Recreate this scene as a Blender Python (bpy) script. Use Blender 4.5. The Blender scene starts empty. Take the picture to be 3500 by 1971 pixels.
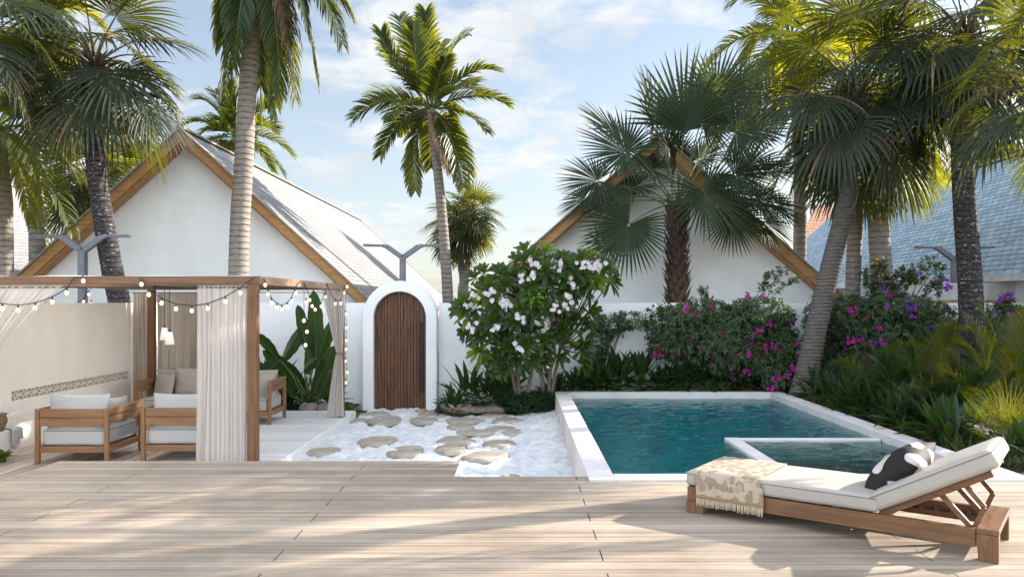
import bpy, math, random
from mathutils import Vector, Matrix, noise
R = math.radians
PI = math.pi
random.seed(7)
scene = bpy.context.scene
COL = scene.collection
F = 2000.0; VX = 1307.0; VY = 758.0; CZ = 2.0

def at(px, py, Y):
    return Vector(((px - VX) * Y / F, Y, CZ - (py - VY) * Y / F))

# ------------------------------------------------------------------ mesh builder
class MB:
    def __init__(s):
        s.v = []; s.f = []; s.m = []; s.uv = {}
    def add(s, vs, fs, mi=0):
        b = len(s.v)
        s.v.extend([tuple(p) for p in vs])
        s.f.extend([tuple(i + b for i in f) for f in fs])
        s.m.extend([mi] * len(fs))
        return b
    def quad(s, a, b, c, d, mi=0):
        s.add([a, b, c, d], [(0, 1, 2, 3)], mi)
    def box(s, x0, x1, y0, y1, z0, z1, mi=0, M=None):
        p = [Vector((x, y, z)) for z in (z0, z1) for y in (y0, y1) for x in (x0, x1)]
        if M: p = [M @ q for q in p]
        s.add(p, [(0, 2, 3, 1), (4, 5, 7, 6), (0, 1, 5, 4), (2, 6, 7, 3), (0, 4, 6, 2), (1, 3, 7, 5)], mi)
    def bar(s, p, q, w, h, up=Vector((0, 0, 1)), mi=0):
        p = Vector(p); q = Vector(q)
        d = (q - p).normalized()
        sd = d.cross(up)
        if sd.length < 1e-4: sd = d.cross(Vector((0, 1, 0)))
        sd.normalize(); u = sd.cross(d).normalized()
        vs = []
        for c in (p, q):
            for a, b in ((-1, -1), (1, -1), (1, 1), (-1, 1)):
                vs.append(c + sd * a * w / 2 + u * b * h / 2)
        s.add(vs, [(0, 3, 2, 1), (4, 5, 6, 7), (0, 1, 5, 4), (1, 2, 6, 5), (2, 3, 7, 6), (3, 0, 4, 7)], mi)
    def tube(s, pts, rad, n=8, cap=True, mi=0):
        pts = [Vector(p) for p in pts]
        if not hasattr(rad, '__len__'): rad = [rad] * len(pts)
        vs = []; ref = None
        for i, p in enumerate(pts):
            a = pts[max(0, i - 1)]; b = pts[min(len(pts) - 1, i + 1)]
            t = (b - a).normalized()
            if ref is None:
                ref = t.orthogonal().normalized()
            ref = (ref - t * ref.dot(t)).normalized()
            bi = t.cross(ref)
            for k in range(n):
                an = 2 * PI * k / n
                vs.append(p + (ref * math.cos(an) + bi * math.sin(an)) * rad[i])
        fs = []
        for i in range(len(pts) - 1):
            for k in range(n):
                k2 = (k + 1) % n
                fs.append((i * n + k, i * n + k2, (i + 1) * n + k2, (i + 1) * n + k))
        if cap:
            fs.append(tuple(reversed(range(n)))); fs.append(tuple(range((len(pts) - 1) * n, len(pts) * n)))
        s.add(vs, fs, mi)
    def lathe(s, c, prof, n=16, mi=0, M=None):
        vs = []
        for r, z in prof:
            for k in range(n):
                a = 2 * PI * k / n
                q = Vector((r * math.cos(a), r * math.sin(a), z))
                if M: q = M @ q
                vs.append(Vector(c) + q)
        fs = []
        for i in range(len(prof) - 1):
            for k in range(n):
                k2 = (k + 1) % n
                fs.append((i * n + k, i * n + k2, (i + 1) * n + k2, (i + 1) * n + k))
        s.add(vs, fs, mi)
    def prism(s, poly, ext, mi=0):          # polygon of 3D points extruded along ext
        n = len(poly); e = Vector(ext)
        vs = [Vector(p) for p in poly] + [Vector(p) + e for p in poly]
        fs = [tuple(range(n)), tuple(reversed(range(n, 2 * n)))]
        for i in range(n):
            j = (i + 1) % n
            fs.append((i, i + n, j + n, j))
        s.add(vs, fs, mi)
    def grid(s, fn, nu, nv, mi=0):
        vs = [fn(i / nu, j / nv) for j in range(nv + 1) for i in range(nu + 1)]
        fs = [(j * (nu + 1) + i, j * (nu + 1) + i + 1, (j + 1) * (nu + 1) + i + 1, (j + 1) * (nu + 1) + i)
              for j in range(nv) for i in range(nu)]
        s.add(vs, fs, mi)
    def ribbon(s, pts, w, sd, nr, fold=0.0, mi=0):   # folded strip: left, mid, right
        vs = []; n = len(pts)
        for i in range(n):
            if w[i] < 1e-5:
                vs += [pts[i]] * 3
            else:
                vs += [pts[i] - sd[i] * w[i] + nr[i] * (fold * w[i]), pts[i], pts[i] + sd[i] * w[i] + nr[i] * (fold * w[i])]
        fs = []
        for i in range(n - 1):
            a = i * 3; b = a + 3
            if i == n - 2 and w[-1] < 1e-5:
                fs += [(a, a + 1, b + 1), (a + 1, a + 2, b + 1)]
            else:
                fs += [(a, a + 1, b + 1, b), (a + 1, a + 2, b + 2, b + 1)]
        s.add(vs, fs, mi)

def mkmesh(name, mb, mats, off=Vector((0, 0, 0)), smooth=False):
    me = bpy.data.meshes.new(name)
    vs = [(p[0] - off[0], p[1] - off[1], p[2] - off[2]) for p in mb.v]
    me.from_pydata(vs, [], mb.f)
    if not isinstance(mats, (list, tuple)): mats = [mats]
    for m in mats: me.materials.append(m)
    if len(mats) > 1: me.polygons.foreach_set('material_index', mb.m)
    if smooth: me.polygons.foreach_set('use_smooth', [True] * len(me.polygons))
    me.update()
    return me

def tag(o, label=None, cat=None, group=None, kind=None):
    if label: o['label'] = label
    if cat: o['category'] = cat
    if group: o['group'] = group
    if kind: o['kind'] = kind
    return o

def bevel(o, w, seg=2):
    m = o.modifiers.new('bevel', 'BEVEL'); m.width = w; m.segments = seg; m.limit_method = 'ANGLE'; m.angle_limit = R(40)
    return o

def thing(name, loc, label, cat, group=None, rz=0.0):
    o = bpy.data.objects.new(name, None); COL.objects.link(o)
    o.location = loc; o.rotation_euler = (0, 0, rz); o.empty_display_size = .2
    return tag(o, label, cat, group)

def absloc(o):
    v = Vector(o.location)
    while o.parent:
        o = o.parent; v += Vector(o.location)
    return v

def part(name, mb, mats, parent, local=False, smooth=False, bev=0, label=None):
    off = Vector((0, 0, 0)) if local else absloc(parent)
    me = mkmesh(name, mb, mats, off, smooth)
    o = bpy.data.objects.new(name, me); COL.objects.link(o); o.parent = parent
    if bev: bevel(o, bev)
    if label: o['label'] = label
    return o

def single(name, mb, mats, label, cat, group=None, smooth=False, bev=0, kind=None):
    xs = [p[0] for p in mb.v]; ys = [p[1] for p in mb.v]; zs = [p[2] for p in mb.v]
    off = Vector(((min(xs) + max(xs)) / 2, (min(ys) + max(ys)) / 2, min(zs)))
    me = mkmesh(name, mb, mats, off, smooth)
    o = bpy.data.objects.new(name, me); COL.objects.link(o); o.location = off
    if bev: bevel(o, bev)
    return tag(o, label, cat, group, kind)

def struct(name, mb, mats, smooth=False, kind='structure', bev=0, label=None):
    me = mkmesh(name, mb, mats, smooth=smooth)
    o = bpy.data.objects.new(name, me); COL.objects.link(o)
    if bev: bevel(o, bev)
    o['kind'] = kind
    if label: o['label'] = label
    return o

# ------------------------------------------------------------------ materials
class NT:
    def __init__(s, name):
        s.m = bpy.data.materials.new(name); s.m.use_nodes = True
        s.t = s.m.node_tree; s.n = s.t.nodes; s.l = s.t.links
        s.bsdf = s.n['Principled BSDF']; s.out = s.n['Material Output']
    def node(s, typ, **kw):
        n = s.n.new(typ)
        for k, v in kw.items(): setattr(n, k, v)
        return n
    def link(s, a, b): s.l.new(a, b)
    def val(s, x, sock):
        if hasattr(x, 'links') or isinstance(x, bpy.types.NodeSocket): s.link(x, sock)
        else: sock.default_value = x
    def math(s, op, a, b=0.0, c=None, clamp=False):
        n = s.node('ShaderNodeMath', operation=op); n.use_clamp = clamp
        s.val(a, n.inputs[0]); s.val(b, n.inputs[1])
        if c is not None: s.val(c, n.inputs[2])
        return n.outputs[0]
    def obj(s):
        return s.node('ShaderNodeTexCoord').outputs['Object']
    def geo(s): return s.node('ShaderNodeNewGeometry')
    def map(s, vec, sc=(1, 1, 1), rot=(0, 0, 0), loc=(0, 0, 0)):
        n = s.node('ShaderNodeMapping'); s.link(vec, n.inputs[0])
        n.inputs['Scale'].default_value = sc; n.inputs['Rotation'].default_value = rot; n.inputs['Location'].default_value = loc
        return n.outputs[0]
    def noise(s, vec, scale=5, detail=4, rough=.55, dist=0):
        n = s.node('ShaderNodeTexNoise'); s.link(vec, n.inputs['Vector'])
        n.inputs['Scale'].default_value = scale; n.inputs['Detail'].default_value = detail
        n.inputs['Roughness'].default_value = rough; n.inputs['Distortion'].default_value = dist
        return n.outputs[0]
    def ramp(s, fac, stops, interp='LINEAR'):
        n = s.node('ShaderNodeValToRGB'); s.link(fac, n.inputs[0]); cr = n.color_ramp; cr.interpolation = interp
        while len(cr.elements) < len(stops): cr.elements.new(.5)
        for e, (p, c) in zip(cr.elements, stops):
            e.position = p; e.color = (c[0], c[1], c[2], 1) if hasattr(c, '__len__') else (c, c, c, 1)
        return n.outputs[0]
    def mix(s, f, a, b, mode='MIX'):
        n = s.node('ShaderNodeMix', data_type='RGBA', blend_type=mode)
        s.val(f, n.inputs[0])
        for x, i in ((a, 6), (b, 7)):
            if isinstance(x, tuple): n.inputs[i].default_value = (*x[:3], 1)
            else: s.link(x, n.inputs[i])
        return n.outputs[2]
    def bump(s, h, strength=.3, dist=.01, nrm=None):
        n = s.node('ShaderNodeBump'); s.link(h, n.inputs['Height'])
        n.inputs['Strength'].default_value = strength; n.inputs['Distance'].default_value = dist
        if nrm: s.link(nrm, n.inputs['Normal'])
        return n.outputs[0]
    def fin(s, col=None, rough=None, nrm=None, spec=None, metal=None):
        b = s.bsdf
        if col is not None: s.val((*col, 1) if isinstance(col, tuple) and len(col) == 3 else col, b.inputs['Base Color'])
        if rough is not None: s.val(rough, b.inputs['Roughness'])
        if nrm is not None: s.link(nrm, b.inputs['Normal'])
        if spec is not None: b.inputs['Specular IOR Level'].default_value = spec
        if metal is not None: b.inputs['Metallic'].default_value = metal
        return s.m

def plaster(name, c, var=.06, bs=.25):
    t = NT(name); o = t.obj()
    n1 = t.noise(o, 1.3, 5, .6); n2 = t.noise(o, 35, 5, .65)
    c2 = tuple(x * (1 - 1.6 * var) for x in c)
    col = t.ramp(n1, [(.3, c2), (.62, c)])
    st = t.noise(t.map(o, (6, 6, .5)), 1.5, 4, .6)
    col = t.mix(t.math('MULTIPLY', t.ramp(st, [(.5, 0.0), (.8, 1.0)]), .22), col, tuple(x * .8 for x in c))
    return t.fin(col, .85, t.bump(n2, bs, .006), .3)

def wood(name, c1, c2, axis='X', rough=.55, sc=1.0, gap=0):
    t = NT(name); o = t.obj()
    s = {'X': (.9, 14, 14), 'Y': (14, .9, 14), 'Z': (14, 14, .9)}[axis]
    s = tuple(x * sc for x in s)
    m = t.map(o, s)
    n1 = t.noise(m, 2.2, 6, .62, .4); n2 = t.noise(t.map(o, tuple(x * 4 for x in s)), 2.5, 4, .6)
    f = t.math('ADD', t.math('MULTIPLY', n1, .7), t.math('MULTIPLY', n2, .3))
    cm = tuple((a + b) / 2 for a, b in zip(c1, c2))
    col = t.ramp(f, [(.33, c1), (.5, cm), (.68, c2)])
    big = t.noise(o, 1.6, 2, .5)
    col = t.mix(t.math('MULTIPLY', big, .35), col, tuple(x * .6 for x in c1))
    return t.fin(col, rough, t.bump(f, .35, .004), .35)

def cloth(name, c, rough=.9, weave=600, trans=0, tc=None, wr=.4, alpha=0):
    t = NT(name); o = t.obj()
    a = t.noise(t.map(o, (1, 1, .15)), weave * .4, 2, .5); b = t.noise(o, 9, 4, .55)
    col = t.mix(t.math('MULTIPLY', a, .35), c, tuple(x * .78 for x in c))
    t.fin(col, rough, t.bump(t.math('ADD', t.math('MULTIPLY', a, .15), b), wr, .02), .15)
    if trans:
        tr = t.node('ShaderNodeBsdfTranslucent'); tr.inputs[0].default_value = (*(tc or c), 1)
        mx = t.node('ShaderNodeMixShader'); mx.inputs[0].default_value = trans
        t.link(t.bsdf.outputs[0], mx.inputs[1]); t.link(tr.outputs[0], mx.inputs[2])
        last = mx.outputs[0]
        if alpha:
            tp = t.node('ShaderNodeBsdfTransparent'); m2 = t.node('ShaderNodeMixShader')
            th = t.noise(t.map(o, (60, 60, .6)), 1, 2, .5)
            t.link(t.math('MULTIPLY', t.ramp(th, [(.35, .4), (.65, 1.6)]), alpha), m2.inputs[0])
            t.link(last, m2.inputs[1]); t.link(tp.outputs[0], m2.inputs[2]); last = m2.outputs[0]
        t.link(last, t.out.inputs[0])
    return t.m

def leaf(name, c1, c2, trans=(.28, .38, .02), tf=.35, rough=.42, dead=None, spec=.32):
    t = NT(name); g = t.geo(); o = t.obj()
    r = g.outputs['Random Per Island']
    n = t.noise(o, 1.8, 3, .6)
    f = t.math('ADD', t.math('MULTIPLY', r, .6), t.math('MULTIPLY', n, .5))
    st = [(.15, c1), (.8, c2)]
    col = t.ramp(f, st)
    tcol = t.mix(r, tuple(trans), tuple(x * .55 for x in trans))
    if dead:
        sel = t.math('GREATER_THAN', r, dead[0])
        col = t.mix(sel, col, dead[1]); tcol = t.mix(sel, tcol, dead[1])
    vein = t.noise(t.map(o, (1, 1, 1)), 45, 2, .5)
    t.fin(col, t.math('ADD', rough - .1, t.math('MULTIPLY', n, .25)), t.bump(vein, .15, .004), spec)
    tr = t.node('ShaderNodeBsdfTranslucent'); t.link(tcol, tr.inputs[0])
    mx = t.node('ShaderNodeMixShader'); mx.inputs[0].default_value = tf
    t.link(t.bsdf.outputs[0], mx.inputs[1]); t.link(tr.outputs[0], mx.inputs[2]); t.link(mx.outputs[0], t.out.inputs[0])
    return t.m

def bark(name, c1, c2, ring=.1, rc=(.06, .05, .045), spots=None):
    t = NT(name); o = t.obj()
    n = t.noise(t.map(o, (2, 2, 9)), 3, 6, .65); n2 = t.noise(t.map(o, (9, 9, 2)), 4, 4, .6)
    col = t.ramp(n, [(.3, c1), (.7, c2)])
    col = t.mix(t.math('MULTIPLY', n2, .4), col, tuple(x * .6 for x in c1))
    sep = t.node('ShaderNodeSeparateXYZ'); t.link(o, sep.inputs[0])
    zz = t.math('ADD', t.math('DIVIDE', sep.outputs[2], ring), t.math('MULTIPLY', t.noise(o, 7, 3, .5), .5))
    fr = t.math('FRACT', zz)
    band = t.ramp(fr, [(0, 1.0), (.13, .7), (.24, 0.0), (.97, 0.0), (1, 1.0)])
    brk = t.ramp(t.noise(o, 11, 3, .6), [(.35, .25), (.6, 1.0)])
    col = t.mix(t.math('MULTIPLY', t.math('MULTIPLY', band, brk), .85), col, rc)
    if spots:
        sp = t.noise(t.map(o, (9, 9, 26)), 1.6, 4, .7)
        col = t.mix(t.ramp(sp, [(spots[0], 0.0), (spots[0] + .04, 1.0)]), col, spots[1])
    h = t.math('SUBTRACT', n, t.math('MULTIPLY', band, .8))
    return t.fin(col, .85, t.bump(h, .8, .02), .2)

def simple(name, c, rough=.5, metal=0, spec=.5, n=0):
    t = NT(name)
    if n:
        o = t.obj(); f = t.noise(o, n, 5, .6)
        return t.fin(t.ramp(f, [(.3, tuple(x * .72 for x in c)), (.7, c)]), rough, t.bump(f, .3, .006), spec, metal)
    return t.fin(c, rough, None, spec, metal)

def emit(name, c, s, base=(.9, .8, .6)):
    t = NT(name); t.fin(base, .3)
    t.bsdf.inputs['Emission Color'].default_value = (*c, 1); t.bsdf.inputs['Emission Strength'].default_value = s
    return t.m

def shingle(name, c1, c2, bw, bh, mortar=(.1, .1, .1), bs=.6, ms=.012, stain=None):
    t = NT(name); uv = t.node('ShaderNodeUVMap').outputs[0]; o = t.obj()
    b = t.node('ShaderNodeTexBrick'); t.link(uv, b.inputs['Vector'])
    b.offset = .5; b.inputs['Scale'].default_value = 1
    b.inputs['Brick Width'].default_value = bw; b.inputs['Row Height'].default_value = bh
    b.inputs['Mortar Size'].default_value = ms; b.inputs['Mortar Smooth'].default_value = .3
    b.inputs['Color1'].default_value = (*c1, 1); b.inputs['Color2'].default_value = (*c2, 1); b.inputs['Mortar'].default_value = (*mortar, 1)
    n = t.noise(o, 3, 6, .65); n3 = t.noise(t.map(uv, (1, 1, 1)), 14, 4, .7)
    col = t.mix(t.math('MULTIPLY', n, .45), b.outputs[0], tuple(x * .6 for x in c1))
    col = t.mix(t.math('MULTIPLY', t.ramp(n3, [(.5, 0.0), (.7, 1.0)]), .5), col, tuple(min(1, x * 1.35) for x in c2))
    sep = t.node('ShaderNodeSeparateXYZ'); t.link(uv, sep.inputs[0])
    lap = t.math('FRACT', t.math('DIVIDE', sep.outputs[1], bh))
    h = t.math('SUBTRACT', t.math('MULTIPLY', n3, .5), t.math('MULTIPLY', b.outputs['Fac'], .8))
    h = t.math('SUBTRACT', h, t.math('MULTIPLY', lap, .7))
    return t.fin(col, .75, t.bump(h, bs, .03), .3)

M = {}
M['wall'] = plaster('white_plaster', (.88, .875, .865))
M['wallwarm'] = plaster('cream_plaster', (.90, .84, .75))
M['coping'] = plaster('pale_stone', (.66, .60, .57), .12, .3)
M['coping_dark'] = plaster('wet_stone', (.32, .36, .38), .12, .3)
M['deckwall'] = plaster('deck_fascia', (.74, .72, .68))
M['oak_x'] = wood('golden_timber', (.27, .135, .055), (.50, .29, .14), 'X')
M['rake'] = wood('rake_timber', (.30, .14, .045), (.55, .32, .14), 'X', .6, .6)
M['beam_shaded_x'] = wood('beam_timber_shaded_x', (.11, .052, .028), (.27, .145, .08), 'X', .6)  # front beam timber, shade put into the darker colour
M['beam_lit_y'] = wood('beam_timber_lit_y', (.25, .15, .09), (.48, .33, .22), 'Y', .6)  # same timber as the front beam, sunlit tone put into its lighter colour
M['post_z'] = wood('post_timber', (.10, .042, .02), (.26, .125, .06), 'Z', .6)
M['teak_x'] = wood('teak_x', (.165, .078, .034), (.36, .195, .095), 'X', .5)
M['teak_y'] = wood('teak_y', (.165, .078, .034), (.36, .195, .095), 'Y', .5)
M['teak_z'] = wood('teak_z', (.165, .078, .034), (.36, .195, .095), 'Z', .5)
M['lteak_x'] = wood('lounger_teak_x', (.095, .042, .019), (.25, .125, .058), 'X', .45)
M['lteak_y'] = wood('lounger_teak_y', (.095, .042, .019), (.25, .125, .058), 'Y', .45)
M['lteak_z'] = wood('lounger_teak_z', (.095, .042, .019), (.25, .125, .058), 'Z', .45)
M['door'] = wood('door_timber', (.030, .012, .007), (.26, .115, .055), 'Z', .5, 1.3)
M['fabric'] = cloth('cream_fabric', (.38, .34, .295), wr=.5)
M['fabric_grey'] = cloth('pale_grey_fabric', (.43, .42, .41), wr=.5)
M['piping'] = simple('dark_piping', (.16, .15, .14), .8)
M['curtain'] = cloth('sheer_curtain', (.78, .73, .69), trans=.42, tc=(.78, .72, .66), wr=.15, alpha=.04)
M['curtain_taupe'] = cloth('taupe_curtain', (.56, .48, .41), trans=.35, wr=.15)
M['canopy'] = cloth('canopy_cloth', (.80, .77, .72), trans=.60, wr=.1)
M['grey_cloth'] = cloth('grey_throw', (.55, .53, .51), wr=.6)
M['metal'] = simple('lamp_metal', (.17, .17, .19), .42, .3, .5, 6)
M['cord'] = simple('black_cord', (.012, .014, .018), .55)
M['bulb'] = emit('warm_bulb', (1, .66, .34), .42, (.85, .72, .5))
M['shade'] = emit('lit_shade', (1, .80, .58), .16, (.85, .82, .78))
M['white'] = simple('white_paint', (.74, .70, .70), .6, 0, .4, 4)
M['soil'] = simple('soil', (.045, .032, .022), .95, 0, .2, 14)
M['ground'] = simple('earth', (.18, .15, .11), .95, 0, .2, 2)
M['black'] = simple('dark_recess', (.012, .008, .006), .6)
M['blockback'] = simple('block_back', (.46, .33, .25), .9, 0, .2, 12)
M['block'] = simple('block_face', (.80, .72, .63), .85, 0, .2, 12)
M['roof_w'] = shingle('pale_shingles', (.22, .217, .214), (.30, .292, .285), .42, .15, (.10, .10, .11), .9, .010)
M['roof_s'] = shingle('slate_shingles', (.20, .28, .33), (.38, .47, .52), .26, .15, (.06, .08, .09), .9, .014)
M['roof_t'] = shingle('clay_tiles', (.50, .22, .12), (.68, .36, .22), .3, .22, (.2, .08, .05), .9, .02)
M['ridge'] = simple('clay_edge', (.50, .30, .19), .8, 0, .3, 5)
M['stone'] = None
M['bark_ring'] = bark('ringed_bark', (.22, .18, .15), (.42, .37, .32), .115, (.07, .055, .045))
M['bark_fine'] = bark('fine_ringed_bark', (.085, .070, .062), (.19, .165, .145), .06, (.075, .06, .05))
M['bark_dark'] = bark('dark_rough_bark', (.025, .022, .022), (.085, .072, .068), .085, (.012, .01, .01), (.60, (.42, .40, .42)))
M['bark_mid'] = bark('grey_bark', (.22, .19, .17), (.40, .36, .32), .13, (.10, .08, .07))
M['boot'] = simple('leaf_base', (.075, .045, .033), .8, 0, .3, 18)
M['husk'] = simple('brown_husk', (.12, .07, .045), .85, 0, .2, 15)
M['pet'] = simple('green_stalk', (.10, .13, .04), .5, 0, .4, 9)
M['petdark'] = simple('brown_stalk', (.13, .085, .06), .6, 0, .4, 9)
M['fan_dark'] = leaf('dark_fan_leaf', (.005, .012, .008), (.018, .031, .019), (.46, .48, .015), .16, .46, (.965, (.17, .11, .06)), .35)
M['fan_blue'] = leaf('bluegreen_fan_leaf', (.005, .014, .006), (.020, .038, .015), (.26, .32, .02), .16, .46, None, .3)
M['fan_mid'] = leaf('mid_fan_leaf', (0.00868, 0.0186, 0.00806), (0.02604, 0.04092, 0.0186), (.60, .58, .02), .24, .48)
M['pin'] = leaf('feather_leaf', (0.00868, 0.02232, 0.00744), (0.02976, 0.0527, 0.01612), (.60, .62, .02), .22, .42)
M['pin_y'] = leaf('yellow_feather_leaf', (0.01364, 0.0279, 0.0062), (0.0434, 0.0682, 0.01364), (.80, .76, .02), .29, .42)
M['dead'] = leaf('dry_leaf', (0.2, 0.13, 0.08), (0.38, 0.28, 0.19), (.4, .25, .1), .25, .8, None, .2)
M['plum'] = leaf('glossy_leaf', (0.01116, 0.02852, 0.01116), (0.0279, 0.0589, 0.01736), (.42, .60, .02), .32, .30)
M['straw'] = leaf('banana_leaf', (0.00496, 0.0186, 0.00682), (0.01612, 0.0434, 0.0124), (.14, .30, .02), .28, .30)
M['young_sunlit'] = leaf('young_sunlit_leaf', (.05, .11, .012), (.14, .23, .025), (.60, .75, .02), .35, .34)  # young leaves, with the yellow of sunlight put into their colour
M['bush'] = leaf('bush_leaf', (.019, .042, .017), (.080, .115, .055), (.22, .34, .03), .28, .42)
M['low'] = leaf('low_leaf', (0.00744, 0.02232, 0.00868), (0.0248, 0.0527, 0.01736), (.16, .30, .02), .25, .36)
M['areca'] = leaf('areca_leaf', (.009, .024, .009), (.050, .068, .018), (.62, .58, .02), .26, .40)
M['magenta'] = leaf('magenta_petals', (0.42, 0.015, 0.22), (0.62, 0.05, 0.42), (.8, .03, .45), .4, .6)
M['violet'] = leaf('violet_petals', (0.2, 0.02, 0.42), (0.38, 0.06, 0.62), (.5, .06, .8), .4, .6)
M['pinkwhite'] = leaf('pale_pink_petals', (0.72, 0.55, 0.6), (0.85, 0.8, 0.8), (.85, .7, .72), .35, .6)
M['branch'] = simple('grey_branch', (.20, .15, .11), .85, 0, .2, 20)

def mk_stone():
    t = NT('tan_stone'); o = t.obj()
    n = t.noise(o, 4, 7, .65, .5); n2 = t.noise(o, 40, 4, .6)
    col = t.ramp(n, [(.3, (.25, .21, .165)), (.55, (.38, .325, .26)), (.75, (.47, .41, .34))])
    return t.fin(col, .85, t.bump(t.math('ADD', n, t.math('MULTIPLY', n2, .3)), .5, .02), .25)
M['stone'] = mk_stone()
def mk_rock():
    t = NT('garden_rock'); o = t.obj(); n = t.noise(o, 6, 7, .65, .5)
    return t.fin(t.ramp(n, [(.3, (.13, .11, .095)), (.7, (.32, .25, .20))]), .85, t.bump(n, .6, .03), .25)
M['rock'] = mk_rock()
def mk_sand():
    t = NT('white_sand'); o = t.obj()
    n = t.noise(t.map(o, (1, 1.3, 1)), 5, 6, .6, .3); n2 = t.noise(o, 60, 4, .6)
    v = t.node('ShaderNodeTexVoronoi'); v.feature = 'SMOOTH_F1'; t.link(t.map(o, (1, 1, 1)), v.inputs['Vector']); v.inputs['Scale'].default_value = 5.5
    col = t.ramp(n, [(.3, (.54, .53, .53)), (.6, (.70, .69, .68))])
    h = t.math('ADD', t.math('MULTIPLY', n, .8), t.math('ADD', t.math('MULTIPLY', n2, .22), t.math('MULTIPLY', v.outputs[0], .25)))
    return t.fin(col, .9, t.bump(h, .85, .06), .2)
M['sand'] = mk_sand()

def mk_deck(name, axis='X', bw=.2233, gr=.0279, joint=True, c1=(.20, .150, .106), c2=(.53, .43, .33)):
    t = NT(name); o = t.obj(); sep = t.node('ShaderNodeSeparateXYZ'); t.link(o, sep.inputs[0])
    a, b = (sep.outputs[0], sep.outputs[1]) if axis == 'X' else (sep.outputs[1], sep.outputs[0])
    row = t.math('FLOOR', t.math('DIVIDE', b, bw)); fb = t.math('FRACT', t.math('DIVIDE', b, bw))
    g = t.math('DIVIDE', b, gr); gi = t.math('FLOOR', g); gf = t.math('FRACT', g)
    wn = t.node('ShaderNodeTexWhiteNoise', noise_dimensions='1D'); t.link(gi, wn.inputs['W'])
    wr = t.node('ShaderNodeTexWhiteNoise', noise_dimensions='1D'); t.link(row, wr.inputs['W'])
    sc = (.35, 22, 1) if axis == 'X' else (22, .35, 1)
    st = t.noise(t.map(o, sc), 2.0, 5, .65); st2 = t.noise(t.map(o, tuple(x * 4 for x in sc)), 3.0, 3, .6)
    f = t.math('ADD', t.math('MULTIPLY', st, .55), t.math('ADD', t.math('MULTIPLY', st2, .25), t.math('MULTIPLY', wn.outputs[0], .14)))
    f = t.math('ADD', f, t.math('MULTIPLY', wr.outputs[0], .16))
    f = t.math('SUBTRACT', f, t.math('MULTIPLY', t.ramp(t.noise(o, .9, 5, .65), [(.45, 0.0), (.75, 1.0)]), .14))
    col = t.ramp(f, [(.36, c1), (.72, c2)])
    groove = t.ramp(gf, [(0, 1.0), (.10, .7), (.2, 0.0), (.9, 0.0), (1, .8)])
    gv = t.math('MULTIPLY', groove, t.ramp(t.noise(t.map(o, sc), 1.1, 3, .6), [(.35, .25), (.65, .85)]))
    col = t.mix(gv, col, tuple(x * .32 for x in c1))
    edge = t.ramp(fb, [(0, 1.0), (.018, 1.0), (.03, 0.0)])
    eg = t.math('MULTIPLY', edge, t.ramp(t.math('FRACT', t.math('MULTIPLY', wr.outputs[0], 7.3)), [(.2, .15), (.8, .85)]))
    col = t.mix(eg, col, (.035, .026, .02))
    h = t.math('SUBTRACT', t.math('MULTIPLY', st2, .2), t.math('MAXIMUM', groove, edge))
    if joint:
        ax = t.math('FRACT', t.math('DIVIDE', t.math('ADD', a, 1.53 + 2.04 * 10), 2.04))
        jl = t.math('LESS_THAN', t.math('ABSOLUTE', t.math('SUBTRACT', ax, .0035)), .0022)
        par = t.math('LESS_THAN', t.math('FRACT', t.math('MULTIPLY', t.math('ADD', row, 100), .5)), .25)
        jm = t.math('MULTIPLY', jl, par)
        col = t.mix(jm, col, (.03, .024, .018))
    return t.fin(col, .55, t.bump(h, .35, .004), .35)
M['deck'] = mk_deck('deck_boards')
M['pavfloor'] = mk_deck('terrace_boards', 'X', .19, .19, False, (.60, .57, .54), (.72, .69, .66))
M['leftfloor'] = mk_deck('left_terrace_boards', 'Y', .15, .15, False, (.36, .27, .20), (.58, .49, .41))

def mk_water():
    t = NT('pool_water'); o = t.obj()
    a = t.noise(t.map(o, (1.6, 3.8, 1)), 2.6, 4, .55, .6); b = t.noise(t.map(o, (3, 7, 1)), 5, 3, .55, .4)
    h = t.math('ADD', a, t.math('MULTIPLY', b, .35))
    nr = t.bump(b, .5, .02)
    fr = t.node('ShaderNodeFresnel'); fr.inputs[0].default_value = 1.30; t.link(nr, fr.inputs['Normal'])
    gl = t.node('ShaderNodeBsdfGlossy'); gl.inputs['Roughness'].default_value = .03; t.link(nr, gl.inputs['Normal'])
    gl.inputs[0].default_value = (1, 1, 1, 1)
    tp = t.node('ShaderNodeBsdfTransparent')
    t.link(t.ramp(h, [(.35, (.22, .62, .66)), (.75, (.62, .95, .95))]), tp.inputs[0])  # ripple light and dark put into the tint, imitating refraction
    mx = t.node('ShaderNodeMixShader'); t.link(fr.outputs[0], mx.inputs[0]); t.link(tp.outputs[0], mx.inputs[1]); t.link(gl.outputs[0], mx.inputs[2])
    t.link(mx.outputs[0], t.out.inputs[0]); t.n.remove(t.bsdf)
    return t.m
M['water'] = mk_water()
def mk_pooltile():
    t = NT('pool_lining'); o = t.obj(); n = t.noise(o, 2.2, 5, .6)
    return t.fin(t.ramp(n, [(.3, (.006, .38, .43)), (.7, (.02, .60, .63))]), .6, None, .3)
M['pooltile'] = mk_pooltile()
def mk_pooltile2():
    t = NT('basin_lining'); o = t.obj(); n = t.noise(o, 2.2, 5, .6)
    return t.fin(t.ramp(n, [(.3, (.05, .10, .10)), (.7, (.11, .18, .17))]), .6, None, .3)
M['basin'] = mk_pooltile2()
def mk_cow():
    t = NT('cowhide_print'); o = t.obj(); n = t.noise(o, 4.6, 1.2, .35, .3)
    f = t.noise(o, 180, 2, .6)
    return t.fin(t.ramp(n, [(.475, (.018, .013, .012)), (.485, (.55, .47, .44))]), .7, t.bump(f, .4, .004), .25)
M['cow'] = mk_cow()
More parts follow.
